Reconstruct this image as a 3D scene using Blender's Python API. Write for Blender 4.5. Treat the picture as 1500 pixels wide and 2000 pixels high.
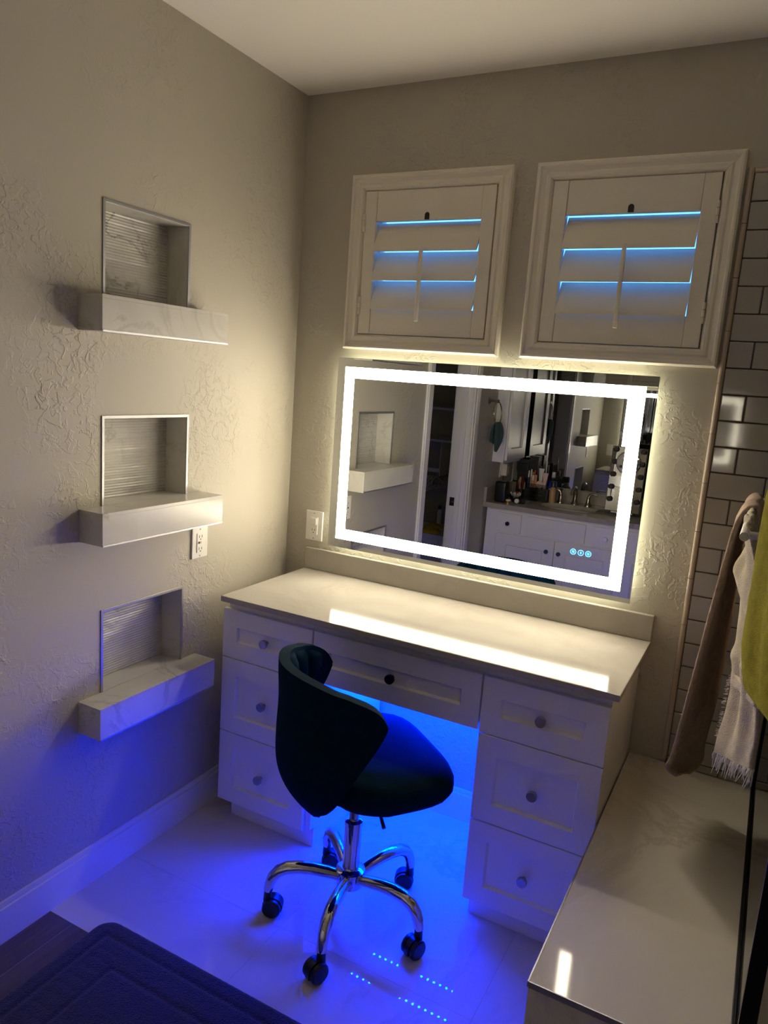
import bpy, bmesh, math, random
from mathutils import Vector, Matrix
from math import sin, cos, pi, radians

random.seed(7)
sc = bpy.context.scene
for o in list(bpy.data.objects):
    bpy.data.objects.remove(o)
col = sc.collection

# ------------------------------------------------------------------ camera
YAW, PITCH, ROLL, FPX = -0.476229, -0.179129, 0.0724, 1452.2
CAM = Vector((1.7097, -2.4646, 1.6277))
fwd = Vector((sin(YAW) * cos(PITCH), cos(YAW) * cos(PITCH), sin(PITCH)))
r0 = Vector((cos(YAW), -sin(YAW), 0))
u0 = r0.cross(fwd)
rgt = r0 * cos(ROLL) + u0 * sin(ROLL)
up = u0 * cos(ROLL) - r0 * sin(ROLL)
cam_d = bpy.data.cameras.new('camera')
cam_d.sensor_fit = 'AUTO'
cam_d.sensor_width = 36.0
cam_d.lens = FPX / 2000.0 * 36.0
cam_d.clip_start = 0.02
cam = bpy.data.objects.new('camera', cam_d)
col.objects.link(cam)
M = Matrix.Identity(4)
for i in range(3):
    M[i][0] = rgt[i]; M[i][1] = up[i]; M[i][2] = -fwd[i]; M[i][3] = CAM[i]
cam.matrix_world = M
sc.camera = cam

# ------------------------------------------------------------------ world: dusk sky outside the shutters
world = bpy.data.worlds.new('dusk_sky')
sc.world = world
world.use_nodes = True
bg = world.node_tree.nodes['Background']
bg.inputs[0].default_value = (0.06, 0.24, 0.85, 1)
bg.inputs[1].default_value = 2.0

# ------------------------------------------------------------------ exposure and light levels (lamps are built further down)
sc.view_settings.view_transform = 'Standard'
sc.view_settings.look = 'None'
sc.view_settings.gamma = 1.0
sc.view_settings.use_curve_mapping = False
sc.view_settings.exposure = 1.75
WARM = (1.0, 0.88, 0.65)
FRAME_POWER = 13.0        # frosted light band of the mirror
HALO_POWER = 5.8          # strip behind the mirror
LED_POWER = 2900.0        # blue diodes under the desk
LED_COLOUR = (0.0, 0.017, 1.0)
sc.cycles.use_denoising = True
sc.cycles.sample_clamp_indirect = 6.0
sc.cycles.max_bounces = 12
sc.cycles.diffuse_bounces = 6
sc.cycles.glossy_bounces = 6
sc.cycles.caustics_reflective = False
sc.cycles.caustics_refractive = False


# ------------------------------------------------------------------ materials
def lin(c):
    return tuple(((v / 255) / 12.92 if v <= 10 else (((v / 255) + 0.055) / 1.055) ** 2.4) for v in c)


def new_mat(name):
    m = bpy.data.materials.new(name)
    m.use_nodes = True
    nt = m.node_tree
    return m, nt, nt.nodes['Principled BSDF']


def pos_node(nt):
    return nt.nodes.new('ShaderNodeNewGeometry').outputs['Position']


def noise(nt, scale, detail=3, rough=0.55, dist=0.0, vec=None):
    n = nt.nodes.new('ShaderNodeTexNoise')
    n.inputs['Scale'].default_value = scale
    n.inputs['Detail'].default_value = detail
    n.inputs['Roughness'].default_value = rough
    n.inputs['Distortion'].default_value = dist
    nt.links.new(vec if vec is not None else pos_node(nt), n.inputs['Vector'])
    return n.outputs[0]


def ramp(nt, src, stops):
    r = nt.nodes.new('ShaderNodeValToRGB')
    e = r.color_ramp.elements
    while len(e) < len(stops):
        e.new(0.5)
    for k, (p, c) in enumerate(stops):
        e[k].position = p
        if not isinstance(c, tuple):
            c = (c, c, c)
        e[k].color = (*c[:3], 1)
    nt.links.new(src, r.inputs[0])
    return r.outputs[0]


def math_node(nt, op, a, b=None):
    n = nt.nodes.new('ShaderNodeMath')
    n.operation = op
    for k, v in enumerate((a, b)):
        if v is None:
            continue
        if isinstance(v, (int, float)):
            n.inputs[k].default_value = v
        else:
            nt.links.new(v, n.inputs[k])
    return n.outputs[0]


def bump(nt, bsdf, height, strength, dist):
    b = nt.nodes.new('ShaderNodeBump')
    b.inputs['Strength'].default_value = strength
    b.inputs['Distance'].default_value = dist
    nt.links.new(height, b.inputs['Height'])
    nt.links.new(b.outputs[0], bsdf.inputs['Normal'])


def simple(name, rgb, rough=0.5, metal=0.0, var=0.0, vscale=8.0, bmp=None, sheen=0.0, coat=0.0, spec=0.5):
    m, nt, b = new_mat(name)
    c = lin(rgb)
    b.inputs['Base Color'].default_value = (*c, 1)
    b.inputs['Roughness'].default_value = rough
    b.inputs['Metallic'].default_value = metal
    b.inputs['Specular IOR Level'].default_value = spec
    if sheen:
        b.inputs['Sheen Weight'].default_value = sheen
        b.inputs['Sheen Roughness'].default_value = 0.4
    if coat:
        b.inputs['Coat Weight'].default_value = coat
        b.inputs['Coat Roughness'].default_value = 0.05
    if var:
        lo = tuple(v * (1 - var) for v in c)
        hi = tuple(min(1, v * (1 + var)) for v in c)
        nt.links.new(ramp(nt, noise(nt, vscale, 4), [(0.3, lo), (0.7, hi)]), b.inputs['Base Color'])
    if bmp:
        bump(nt, b, noise(nt, bmp[0], 3), bmp[1], bmp[2])
    return m


def wall_paint(name, rgb, strength=0.65):
    m, nt, b = new_mat(name)
    c = lin(rgb)
    b.inputs['Roughness'].default_value = 0.55
    nt.links.new(ramp(nt, noise(nt, 1.6, 3), [(0.3, tuple(v * 0.96 for v in c)), (0.7, tuple(v * 1.03 for v in c))]), b.inputs['Base Color'])
    # skip-trowel plaster: thin worm-like ridges and flattened plates in patches
    big = ramp(nt, noise(nt, 2.4, 2, 0.5), [(0.46, 0.03), (0.60, 1.0)])
    d1 = math_node(nt, 'ABSOLUTE', math_node(nt, 'SUBTRACT', noise(nt, 33, 2, 0.5, 0.5), 0.52))
    n1 = ramp(nt, d1, [(0.0, 1.0), (0.045, 0.0)])
    cut = ramp(nt, noise(nt, 44, 1), [(0.46, 0.0), (0.54, 1.0)])
    n2 = ramp(nt, noise(nt, 25, 2, 0.55, 0.6), [(0.53, 0.0), (0.57, 1.0)])
    h = math_node(nt, 'ADD', math_node(nt, 'MULTIPLY', math_node(nt, 'MULTIPLY', n1, cut), 0.5), math_node(nt, 'MULTIPLY', n2, 0.5))
    bump(nt, b, math_node(nt, 'MULTIPLY', h, big), strength, 0.004)
    return m


def marble(name, base, vein, rough=0.15, scale=1.5, amount=0.6, spec=0.5):
    m, nt, b = new_mat(name)
    b.inputs['Roughness'].default_value = rough
    b.inputs['Specular IOR Level'].default_value = spec
    cb, cv = lin(base), lin(vein)
    cloud = ramp(nt, noise(nt, scale * 1.2, 5, 0.6, 0.8), [(0.3, tuple(v * 0.90 for v in cb)), (0.72, tuple(min(1, v * 1.06) for v in cb))])
    d = math_node(nt, 'ABSOLUTE', math_node(nt, 'SUBTRACT', noise(nt, scale, 6, 0.62, 1.2), 0.5))
    f = ramp(nt, d, [(0.0, amount), (0.035, 0.0)])
    patch = ramp(nt, noise(nt, scale * 0.8 + 0.3, 2), [(0.45, 0.0), (0.65, 1.0)])
    mx = nt.nodes.new('ShaderNodeMix')
    mx.data_type = 'RGBA'
    nt.links.new(math_node(nt, 'MULTIPLY', f, patch), mx.inputs[0])
    nt.links.new(cloud, mx.inputs[6])
    mx.inputs[7].default_value = (*cv, 1)
    nt.links.new(mx.outputs[2], b.inputs['Base Color'])
    return m


def emissive(name, rgb, power):
    m, nt, b = new_mat(name)
    b.inputs['Base Color'].default_value = (0.8, 0.8, 0.8, 1)
    b.inputs['Emission Color'].default_value = (*rgb, 1)
    b.inputs['Emission Strength'].default_value = power
    return m


def glass(name, tint=(1, 1, 1), rough=0.0):
    m = bpy.data.materials.new(name)
    m.use_nodes = True
    nt = m.node_tree
    nt.nodes.clear()
    out = nt.nodes.new('ShaderNodeOutputMaterial')
    tr = nt.nodes.new('ShaderNodeBsdfTransparent')
    tr.inputs[0].default_value = (*tint, 1)
    gl = nt.nodes.new('ShaderNodeBsdfGlossy')
    gl.inputs['Roughness'].default_value = rough
    fr = nt.nodes.new('ShaderNodeFresnel')
    fr.inputs[0].default_value = 1.5
    mx = nt.nodes.new('ShaderNodeMixShader')
    nt.links.new(fr.outputs[0], mx.inputs[0])
    nt.links.new(tr.outputs[0], mx.inputs[1])
    nt.links.new(gl.outputs[0], mx.inputs[2])
    nt.links.new(mx.outputs[0], out.inputs[0])
    return m


def wood(name, a, b_, rough=0.35):
    m, nt, b = new_mat(name)
    b.inputs['Roughness'].default_value = rough
    mp = nt.nodes.new('ShaderNodeMapping')
    mp.inputs['Scale'].default_value = (14, 1.2, 14)
    nt.links.new(pos_node(nt), mp.inputs[0])
    nt.links.new(ramp(nt, noise(nt, 2.0, 6, 0.65, 0.6, mp.outputs[0]), [(0.3, lin(a)), (0.7, lin(b_))]), b.inputs['Base Color'])
    return m


MT = dict(
    wall=wall_paint('greige_knockdown_paint', (186, 180, 167)),
    ceiling=simple('ceiling_paint', (242, 238, 230), 0.7, bmp=(60, 0.1, 0.002)),
    trim=simple('white_trim_paint', (226, 224, 218), 0.35, var=0.02, vscale=3),
    cab=simple('white_cabinet_lacquer', (232, 231, 228), 0.32, var=0.015, vscale=4),
    shutter=simple('white_shutter_paint', (228, 222, 208), 0.4, var=0.02, vscale=5),
    dark=simple('dark_void', (20, 20, 22), 0.8, var=0.1),
    quartz=marble('white_quartz', (180, 175, 167), (160, 152, 140), 0.09, 3.0, 0.35, 0.08),
    floor=marble('polished_marble_floor_tile', (205, 201, 194), (165, 158, 150), 0.015, 1.3, 0.5, 0.45),
    bench=marble('polished_bench_marble', (222, 215, 202), (178, 166, 148), 0.06, 1.4, 0.6, 0.3),
    shelf=marble('grey_veined_marble_tile', (206, 203, 196), (150, 146, 140), 0.24, 2.6, 0.55, 0.4),
    ribbed=marble('ribbed_stone', (198, 196, 192), (110, 106, 104), 0.28, 5.0, 0.8),
    grout=simple('grey_grout', (104, 97, 88), 0.9, var=0.05, vscale=30),
    fgrout=simple('floor_grout', (170, 165, 158), 0.85, var=0.05, vscale=30),
    subway=simple('glossy_taupe_glaze', (166, 161, 153), 0.06, var=0.03, vscale=2.5, bmp=(14, 0.015, 0.004)),
    pencil=simple('beige_pencil_glaze', (190, 174, 156), 0.12, var=0.05, vscale=10),
    chrome=simple('polished_chrome', (205, 205, 208), 0.05, 1.0, bmp=(40, 0.004, 0.001)),
    nickel=simple('brushed_nickel', (178, 172, 162), 0.25, 1.0, bmp=(200, 0.03, 0.001)),
    silver=simple('satin_aluminium', (176, 176, 182), 0.45, 1.0, bmp=(120, 0.02, 0.001)),
    bronze=simple('dark_bronze', (34, 33, 38), 0.3, 0.6, bmp=(90, 0.02, 0.001)),
    black=simple('black_plastic', (14, 14, 16), 0.35, bmp=(120, 0.04, 0.001)),
    velvet=simple('navy_velvet', (5, 32, 50), 0.9, spec=0.05, var=0.15, vscale=25, bmp=(300, 0.1, 0.001)),
    mirror=simple('silvered_glass', (200, 202, 204), 0.0, 1.0, bmp=(1, 0.0, 0.001)),
    edge=simple('polished_glass_edge', (150, 175, 160), 0.1, 0.2, bmp=(60, 0.02, 0.001)),
    glass=glass('clear_glass', (0.97, 0.99, 0.98)),
    acrylic=glass('clear_acrylic', (0.80, 0.82, 0.83), 0.05),
    brown=simple('brown_terry', (184, 160, 140), 0.95, sheen=0.1, var=0.16, vscale=60, bmp=(420, 0.9, 0.004)),
    white_terry=simple('cream_terry', (205, 192, 168), 0.95, sheen=0.1, var=0.10, vscale=45, bmp=(380, 0.9, 0.004)),
    green_terry=simple('olive_green_terry', (150, 142, 8), 0.95, sheen=0.02, spec=0.1, var=0.16, vscale=50, bmp=(400, 0.9, 0.004)),
    fringe=simple('white_cotton_thread', (236, 232, 230), 0.9, var=0.04, vscale=40),
    teal_terry=simple('dark_teal_terry', (44, 84, 80), 0.95, sheen=0.2, var=0.15, vscale=50, bmp=(380, 0.9, 0.004)),
    mat=simple('navy_bath_mat_pile', (30, 30, 44), 0.95, sheen=0.3, var=0.25, vscale=70, bmp=(300, 1.0, 0.006)),
    plank=wood('dark_wood_look_plank', (70, 60, 54), (104, 92, 82)),
    plate=simple('white_outlet_plastic', (236, 234, 228), 0.3, var=0.01),
    slot=simple('outlet_slot_dark', (30, 28, 26), 0.6, var=0.05),
    frame_light=emissive('frosted_mirror_light', WARM, FRAME_POWER),
    halo_light=emissive('warm_back_light', WARM, HALO_POWER),
    led=emissive('blue_diode', LED_COLOUR, LED_POWER),
    button=emissive('blue_touch_button', (0.03, 0.42, 1.0), 2.2),
    tape=simple('white_flex_tape', (225, 225, 230), 0.4, var=0.02),
    ceramic=simple('white_porcelain', (238, 236, 230), 0.06, var=0.01),
    granite=marble('veined_grey_stone_counter', (172, 164, 152), (110, 102, 94), 0.18, 5.0, 0.7),
    gwhite=simple('off_white_plastic', (220, 216, 206), 0.4, var=0.03),
    orange=simple('peach_plastic', (206, 140, 92), 0.35, var=0.04),
    tan=simple('tan_plastic', (186, 148, 112), 0.4, var=0.04),
    pink=simple('pale_pink_powder', (226, 190, 178), 0.5, var=0.04),
    red=simple('red_plastic', (190, 52, 40), 0.35, var=0.05),
    blue=simple('navy_plastic', (40, 56, 112), 0.35, var=0.05),
    yellow=simple('yellow_cotton', (190, 160, 30), 0.9, var=0.1, vscale=20),
    grey_cloth=simple('grey_cotton', (92, 92, 98), 0.9, var=0.15, vscale=20),
    clothes=simple('dark_cotton', (36, 36, 44), 0.9, var=0.2, vscale=20),
    burgundy=simple('burgundy_cloth', (110, 40, 52), 0.9, var=0.1, vscale=20),
    gold=simple('pale_gold', (190, 150, 88), 0.25, 0.9, bmp=(80, 0.02, 0.001)),
    bulb=simple('unlit_frosted_bulb', (70, 66, 66), 0.55, var=0.02),
)


# ------------------------------------------------------------------ geometry helpers
def box(bm, x0, x1, y0, y1, z0, z1, bev=0.0, seg=2):
    x0, x1 = min(x0, x1), max(x0, x1)
    y0, y1 = min(y0, y1), max(y0, y1)
    z0, z1 = min(z0, z1), max(z0, z1)
    v = [bm.verts.new(p) for p in ((x0, y0, z0), (x1, y0, z0), (x1, y1, z0), (x0, y1, z0),
                                   (x0, y0, z1), (x1, y0, z1), (x1, y1, z1), (x0, y1, z1))]
    f = [bm.faces.new([v[i] for i in q]) for q in ((0, 3, 2, 1), (4, 5, 6, 7), (0, 1, 5, 4), (1, 2, 6, 5), (2, 3, 7, 6), (3, 0, 4, 7))]
    if bev:
        es = set(e for q in f for e in q.edges)
        bmesh.ops.bevel(bm, geom=list(es), offset=bev, segments=seg, affect='EDGES', profile=0.6)


def frame_from(d):
    d = d.normalized()
    a = Vector((0, 0, 1)) if abs(d.z) < 0.9 else Vector((1, 0, 0))
    n = d.cross(a).normalized()
    return n, d.cross(n).normalized()


def tube(bm, pts, rad, seg=12, caps=True, closed=False, flat=1.0):
    pts = [Vector(p) for p in pts]
    n = len(pts)
    if not isinstance(rad, (list, tuple)):
        rad = [rad] * n
    rings = []
    nn = None
    for i, p in enumerate(pts):
        if closed:
            d = pts[(i + 1) % n] - pts[i - 1]
        else:
            d = pts[min(i + 1, n - 1)] - pts[max(i - 1, 0)]
        d.normalize()
        if nn is None:
            nn, bb = frame_from(d)
        else:
            nn = (nn - d * nn.dot(d)).normalized()
            bb = d.cross(nn).normalized()
        rings.append([bm.verts.new(p + (nn * cos(2 * pi * k / seg) + bb * flat * sin(2 * pi * k / seg)) * rad[i]) for k in range(seg)])
    m = n if closed else n - 1
    for i in range(m):
        a, b = rings[i], rings[(i + 1) % n]
        for k in range(seg):
            bm.faces.new((a[k], a[(k + 1) % seg], b[(k + 1) % seg], b[k]))
    if caps and not closed:
        bm.faces.new(list(reversed(rings[0])))
        bm.faces.new(rings[-1])


def lathe(bm, prof, centre=(0, 0, 0), axis='z', seg=24):
    c = Vector(centre)
    rings = []
    for r, h in prof:
        ring = []
        for k in range(seg):
            a = 2 * pi * k / seg
            q = (r * cos(a), r * sin(a), h)
            if axis == 'y':
                q = (r * cos(a), h, r * sin(a))
            if axis == 'x':
                q = (h, r * cos(a), r * sin(a))
            ring.append(bm.verts.new(c + Vector(q)))
        rings.append(ring)
    for a, b in zip(rings, rings[1:]):
        for k in range(seg):
            bm.faces.new((a[k], a[(k + 1) % seg], b[(k + 1) % seg], b[k]))
    bm.faces.new(list(reversed(rings[0])))
    bm.faces.new(rings[-1])


def grid(bm, rows):
    vs = [[bm.verts.new(p) for p in r] for r in rows]
    for a, b in zip(vs, vs[1:]):
        for k in range(len(a) - 1):
            bm.faces.new((a[k], a[k + 1], b[k + 1], b[k]))
    return vs


def finish(name, bm, mat, parent=None, smooth=True, angle=40, local=False):
    bmesh.ops.recalc_face_normals(bm, faces=bm.faces)
    me = bpy.data.meshes.new(name)
    bm.to_mesh(me)
    bm.free()
    me.materials.append(MT[mat] if isinstance(mat, str) else mat)
    if smooth:
        for p in me.polygons:
            p.use_smooth = True
        me.set_sharp_from_angle(angle=radians(angle))
    ob = bpy.data.objects.new(name, me)
    col.objects.link(ob)
    if parent is not None:
        ob.parent = parent
        if not local:
            ob.matrix_parent_inverse = Matrix.Translation(parent['_o']).inverted()
    else:
        ob['_o'] = (0, 0, 0)
    return ob


def thing(name, label, cat, loc=(0, 0, 0), group=None, kind=None):
    o = bpy.data.objects.new(name, None)
    o.empty_display_size = 0.05
    o.location = loc
    o['_o'] = tuple(loc)
    col.objects.link(o)
    return tag(o, label, cat, group, kind)


def tag(o, label=None, cat=None, group=None, kind=None):
    if label: o['label'] = label
    if cat: o['category'] = cat
    if group: o['group'] = group
    if kind: o['kind'] = kind
    return o


def bx(name, mat, dims, parent=None, bev=0.002, seg=2):
    bm = bmesh.new()
    box(bm, *dims, bev=bev, seg=seg)
    return finish(name, bm, mat, parent, smooth=False)


def struct(ob, label=None):
    ob['kind'] = 'structure'
    if label: ob['label'] = label
    return ob


def wall_sheet(name, mat, axis, at, us, vs, holes, thick):
    """wall in the plane axis=at, with rectangular holes, and thickness away from the room"""
    us = sorted(set(us + [h[i] for h in holes for i in (0, 1)]))
    vs = sorted(set(vs + [h[i] for h in holes for i in (2, 3)]))
    bm = bmesh.new()
    vert = {}
    def V(i, j, k):
        if (i, j, k) not in vert:
            d = at + (thick if k else 0)
            vert[(i, j, k)] = bm.verts.new((d, us[i], vs[j]) if axis == 'x' else (us[i], d, vs[j]))
        return vert[(i, j, k)]
    solid = {}
    for i in range(len(us) - 1):
        for j in range(len(vs) - 1):
            cu, cv = (us[i] + us[i + 1]) / 2, (vs[j] + vs[j + 1]) / 2
            solid[(i, j)] = not any(h[0] < cu < h[1] and h[2] < cv < h[3] for h in holes)
    for (i, j), s in solid.items():
        if not s:
            continue
        for k in (0, 1):
            bm.faces.new([V(i, j, k), V(i + 1, j, k), V(i + 1, j + 1, k), V(i, j + 1, k)])
        for (di, dj, a, b) in ((-1, 0, (i, j), (i, j + 1)), (1, 0, (i + 1, j), (i + 1, j + 1)), (0, -1, (i, j), (i + 1, j)), (0, 1, (i, j + 1), (i + 1, j + 1))):
            if not solid.get((i + di, j + dj), False):
                bm.faces.new([V(*a, 0), V(*b, 0), V(*b, 1), V(*a, 1)])
    return finish(name, bm, mat, None, smooth=False)


# ------------------------------------------------------------------ room measures
H = 2.628
XR = 2.75             # right wall
YF = -2.955           # wall behind the camera
NICHE = [(-0.9490, -0.6070, 1.7909, 2.0518), (-0.9500, -0.5960, 1.1988, 1.4609), (-0.9510, -0.6020, 0.6184, 0.8803)]
SHELF = [(-1.0312, -0.5237, 1.6945, 1.7909), (-1.0281, -0.5203, 1.1038, 1.1988), (-1.0332, -0.5344, 0.5195, 0.6184)]
SHELF_OUT = 0.0933
NDEEP = 0.09
DOOR = (-2.033, -1.388, 0.0, 2.04)
WT = 0.115
W1 = (0.2259, 0.8340, 1.7235, 2.3330)
W2 = (0.9119, 1.5205, 1.7235, 2.3330)

# ------------------------------------------------------------------ setting
wl = struct(wall_sheet('wall_left', 'wall', 'x', 0.0, [YF, 0.0], [0.0, H], [(a, b, c, d) for a, b, c, d in NICHE] + [DOOR], -WT))
wb = struct(wall_sheet('wall_back', 'wall', 'y', 0.0, [0.0, XR], [0.0, H],
                       [(w[0] + 0.045, w[1] - 0.045, w[2] + 0.045, w[3] - 0.045) for w in (W1, W2)], 0.14))
struct(bx('wall_front', 'wall', (-WT, XR, YF - 0.1, YF, 0, H), bev=0))
wr = struct(bx('wall_right', 'wall', (XR, XR + 0.1, YF, 0, 0, H), bev=0))
struct(bx('ceiling', 'ceiling', (-1.3, XR + 0.1, -3.5, 0.14, H, H + 0.08), bev=0))

floor = struct(bx('floor', 'fgrout', (-1.3, XR + 0.1, -3.5, 0.14, -0.08, -0.0025), bev=0))
def slabs(name, mat, x0, x1, y0, y1, xs, ys, gap, bev=0.0008):
    X = [x0] + [x for x in xs if x0 < x < x1] + [x1]
    Y = [y0] + [y for y in ys if y0 < y < y1] + [y1]
    for i in range(len(X) - 1):
        for j in range(len(Y) - 1):
            bx(name, mat, (X[i] + gap, X[i + 1] - gap, Y[j] + gap, Y[j + 1] - gap, -0.02, 0), floor, bev, 1)
slabs('floor_tile', 'floor', 0.0, 1.4265, -1.145, 0.0, [0.62, 1.23], [-0.83, -0.22], 0.0002, 0.0003)
for j, x in enumerate([0.0] + [0.107 + 0.2 * k for k in range(14)]):
    xe = 0.107 if j == 0 else min(x + 0.2, XR)
    if xe - x < 0.02:
        continue
    off = 0.37 * (j % 3)
    ys = [YF] + [y for y in (-1.145 - off - 1.2 * k for k in range(3, -1, -1)) if YF + 0.05 < y < -1.2] + [-1.145]
    for a, b in zip(ys, ys[1:]):
        bx('floor_plank', 'plank', (x + 0.0015, xe - 0.0015, a + 0.0015, b - 0.0015, -0.02, 0), floor, 0.0008, 1)
bx('closet_carpet', 'grey_cloth', (-1.15, -0.0, -3.4, DOOR[0] - 0.9, -0.02, 0), floor, 0)
bx('door_threshold', 'plank', (-WT, 0.0, DOOR[0], DOOR[1], -0.02, 0.0), floor, 0)
bx('closet_carpet', 'grey_cloth', (-1.15, -WT, DOOR[0] - 0.9, -1.1, -0.02, 0), floor, 0)

def baseboard(name, dims, dirx):
    bm = bmesh.new()
    x0, x1, y0, y1, h = dims
    box(bm, x0, x1, y0, y1, 0, h - 0.018, 0.0)
    t = 0.005
    if dirx:
        box(bm, x0, x1 - t, y0, y1, h - 0.018, h, 0.002)
    else:
        box(bm, x0, x1, y0 + t, y1, h - 0.018, h, 0.002)
    return struct(finish(name, bm, 'trim'))
baseboard('baseboard_left', (0.0, 0.013, -1.313, 0.0, 0.123), True)
baseboard('baseboard_back', (0.014, 1.426, -0.013, 0.0, 0.123), False)

# closet door surround in the left wall
d1 = thing('door_1', 'white painted closet doorway with moulded casing beside the niches', 'doorway', (0, DOOR[0], 0), kind='structure')
del d1['category']
for a, b in ((DOOR[1] - 0.002, -1.314), (-2.112, DOOR[0] + 0.002)):
    bm = bmesh.new()
    box(bm, 0.0, 0.012, a, b, 0, 2.11, 0.002)
    m_ = (a + b) / 2
    box(bm, 0.012, 0.019, a + 0.02 if a > -2 else a + 0.006, b - 0.006 if a > -2 else b - 0.02, 0, 2.105, 0.003)
    finish('side_casing', bm, 'trim', d1, smooth=False)
bm = bmesh.new()
box(bm, 0.0, 0.0125, -2.11, -1.316, 2.038, 2.11, 0.002)
box(bm, 0.0125, 0.0195, -2.10, -1.326, 2.062, 2.104, 0.003)
finish('head_casing', bm, 'trim', d1)
for y0, y1 in ((DOOR[0] - 0.0, DOOR[0] + 0.012), (DOOR[1] - 0.012, DOOR[1])):
    bx('jamb', 'trim', (-WT - 0.005, 0.002, y0, y1, 0, 2.03), d1, 0.001)
bx('door_stop', 'trim', (-0.062, -0.03, DOOR[0] + 0.012, DOOR[0] + 0.022, 0, 2.03), d1, 0.001)
bx('head_jamb', 'trim', (-WT - 0.005, 0.002, DOOR[0], DOOR[1], 2.028, 2.04), d1, 0.001)
sp = bx('strike_plate', 'black', (-0.098, -0.066, DOOR[0] + 0.0115, DOOR[0] + 0.0135, 0.842, 0.897), d1, 0.0005)
bm = bmesh.new()
lathe(bm, [(0.008, 0), (0.008, 0.001), (0.004, 0.002)], (-0.078, DOOR[0] + 0.0137, 0.868), 'y', 16)
finish('latch_hole', bm, 'gold', d1)

# closet interior shell
struct(bx('wall_closet_far', 'wall', (-1.2, -WT, -3.5, -3.38, 0, H), bev=0))
struct(bx('wall_closet_left', 'wall', (-1.25, -1.15, -3.5, -1.1, 0, H), bev=0))
struct(bx('wall_closet_near', 'wall', (-1.2, -WT, -1.2, -1.1, 0, H), bev=0))
struct(bx('wall_closet_right', 'wall', (-WT - 0.001, -0.0, -3.5, YF - 0.1, 0, H), bev=0))

# ------------------------------------------------------------------ shower wall tiles
TP, TZ, TX = 0.0778, 2.2711, 1.5443
bx('tile_bed', 'grout', (TX - 0.003, XR, -0.006, 0.0, 0.4545, TZ), wb, 0)
row = 0
tile_mesh = {}
z = TZ
while z > 0.46:
    zb = max(z - TP, 0.4545)
    x = TX
    first = True
    while x < XR - 0.02:
        w = 0.0685 if (first and row % 2 == 0) else 0.1545
        xe = min(x + w, XR)
        key = (round(xe - x, 4), round(z - zb, 4))
        g = 0.0016
        if key not in tile_mesh:
            ob = bx('wall_tile', 'subway', (g, key[0] - g, -0.0125, -0.003, -key[1] + g, -g), None, 0.003)
            del ob['_o']
            tile_mesh[key] = ob.data
        else:
            ob = bpy.data.objects.new('wall_tile', tile_mesh[key])
            col.objects.link(ob)
        ob.parent = wb
        ob.location = (x, 0, z)
        ob.rotation_euler = (radians(random.uniform(-0.12, 0.12)), 0, radians(random.uniform(-0.12, 0.12)))
        x = xe
        first = False
    z -= TP
    row += 1
zs = [TZ + 0.014] + [TZ - TP * (1.77 + 1.937 * k) for k in range(12)] + [0.456]
for a, b in zip(zs, zs[1:]):
    if a - b < 0.02:
        continue
    bm = bmesh.new()
    tube(bm, [(TX - 0.0085, -0.008, b + 0.0008), (TX - 0.0085, -0.008, a - 0.0008)], 0.0085, 12)
    finish('pencil_trim_tile', bm, 'pencil', wb)
x = TX + 0.001
while x < XR - 0.03:
    bm = bmesh.new()
    xe = min(x + 0.152, XR - 0.002)
    tube(bm, [(x, -0.008, TZ + 0.006), (xe - 0.0012, -0.008, TZ + 0.006)], 0.0075, 12)
    finish('pencil_trim_tile', bm, 'pencil', wb)
    x = xe

# ------------------------------------------------------------------ windows with plantation shutters
PROF = [(0.0, 0.0), (0.0, 0.022), (0.006, 0.028), (0.012, 0.028), (0.017, 0.021), (0.030, 0.018), (0.036, 0.022), (0.046, 0.022), (0.051, 0.016), (0.055, 0.008), (0.055, -0.014), (0.070, -0.014), (0.070, -0.03), (0.045, -0.03), (0.045, 0.0)]
def casing(w, parent):
    x0, x1, z0, z1 = w
    def corner(cx, cz, sx, sz):
        return [Vector((cx + sx * a, -b, cz + sz * a)) for a, b in PROF]
    cs = [corner(x0, z0, 1, 1), corner(x1, z0, -1, 1), corner(x1, z1, -1, -1), corner(x0, z1, 1, -1)]
    for k in range(4):
        bm = bmesh.new()
        a, b = cs[k], cs[(k + 1) % 4]
        d = (b[0] - a[0]).normalized() * 0.0004
        va = [bm.verts.new(p + d) for p in a]
        vb = [bm.verts.new(p - d) for p in b]
        n = len(va)
        for i in range(n):
            bm.faces.new((va[i], va[(i + 1) % n], vb[(i + 1) % n], vb[i]))
        bm.faces.new(va)
        bm.faces.new(list(reversed(vb)))
        finish('casing', bm, 'shutter', parent, angle=25)


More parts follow.
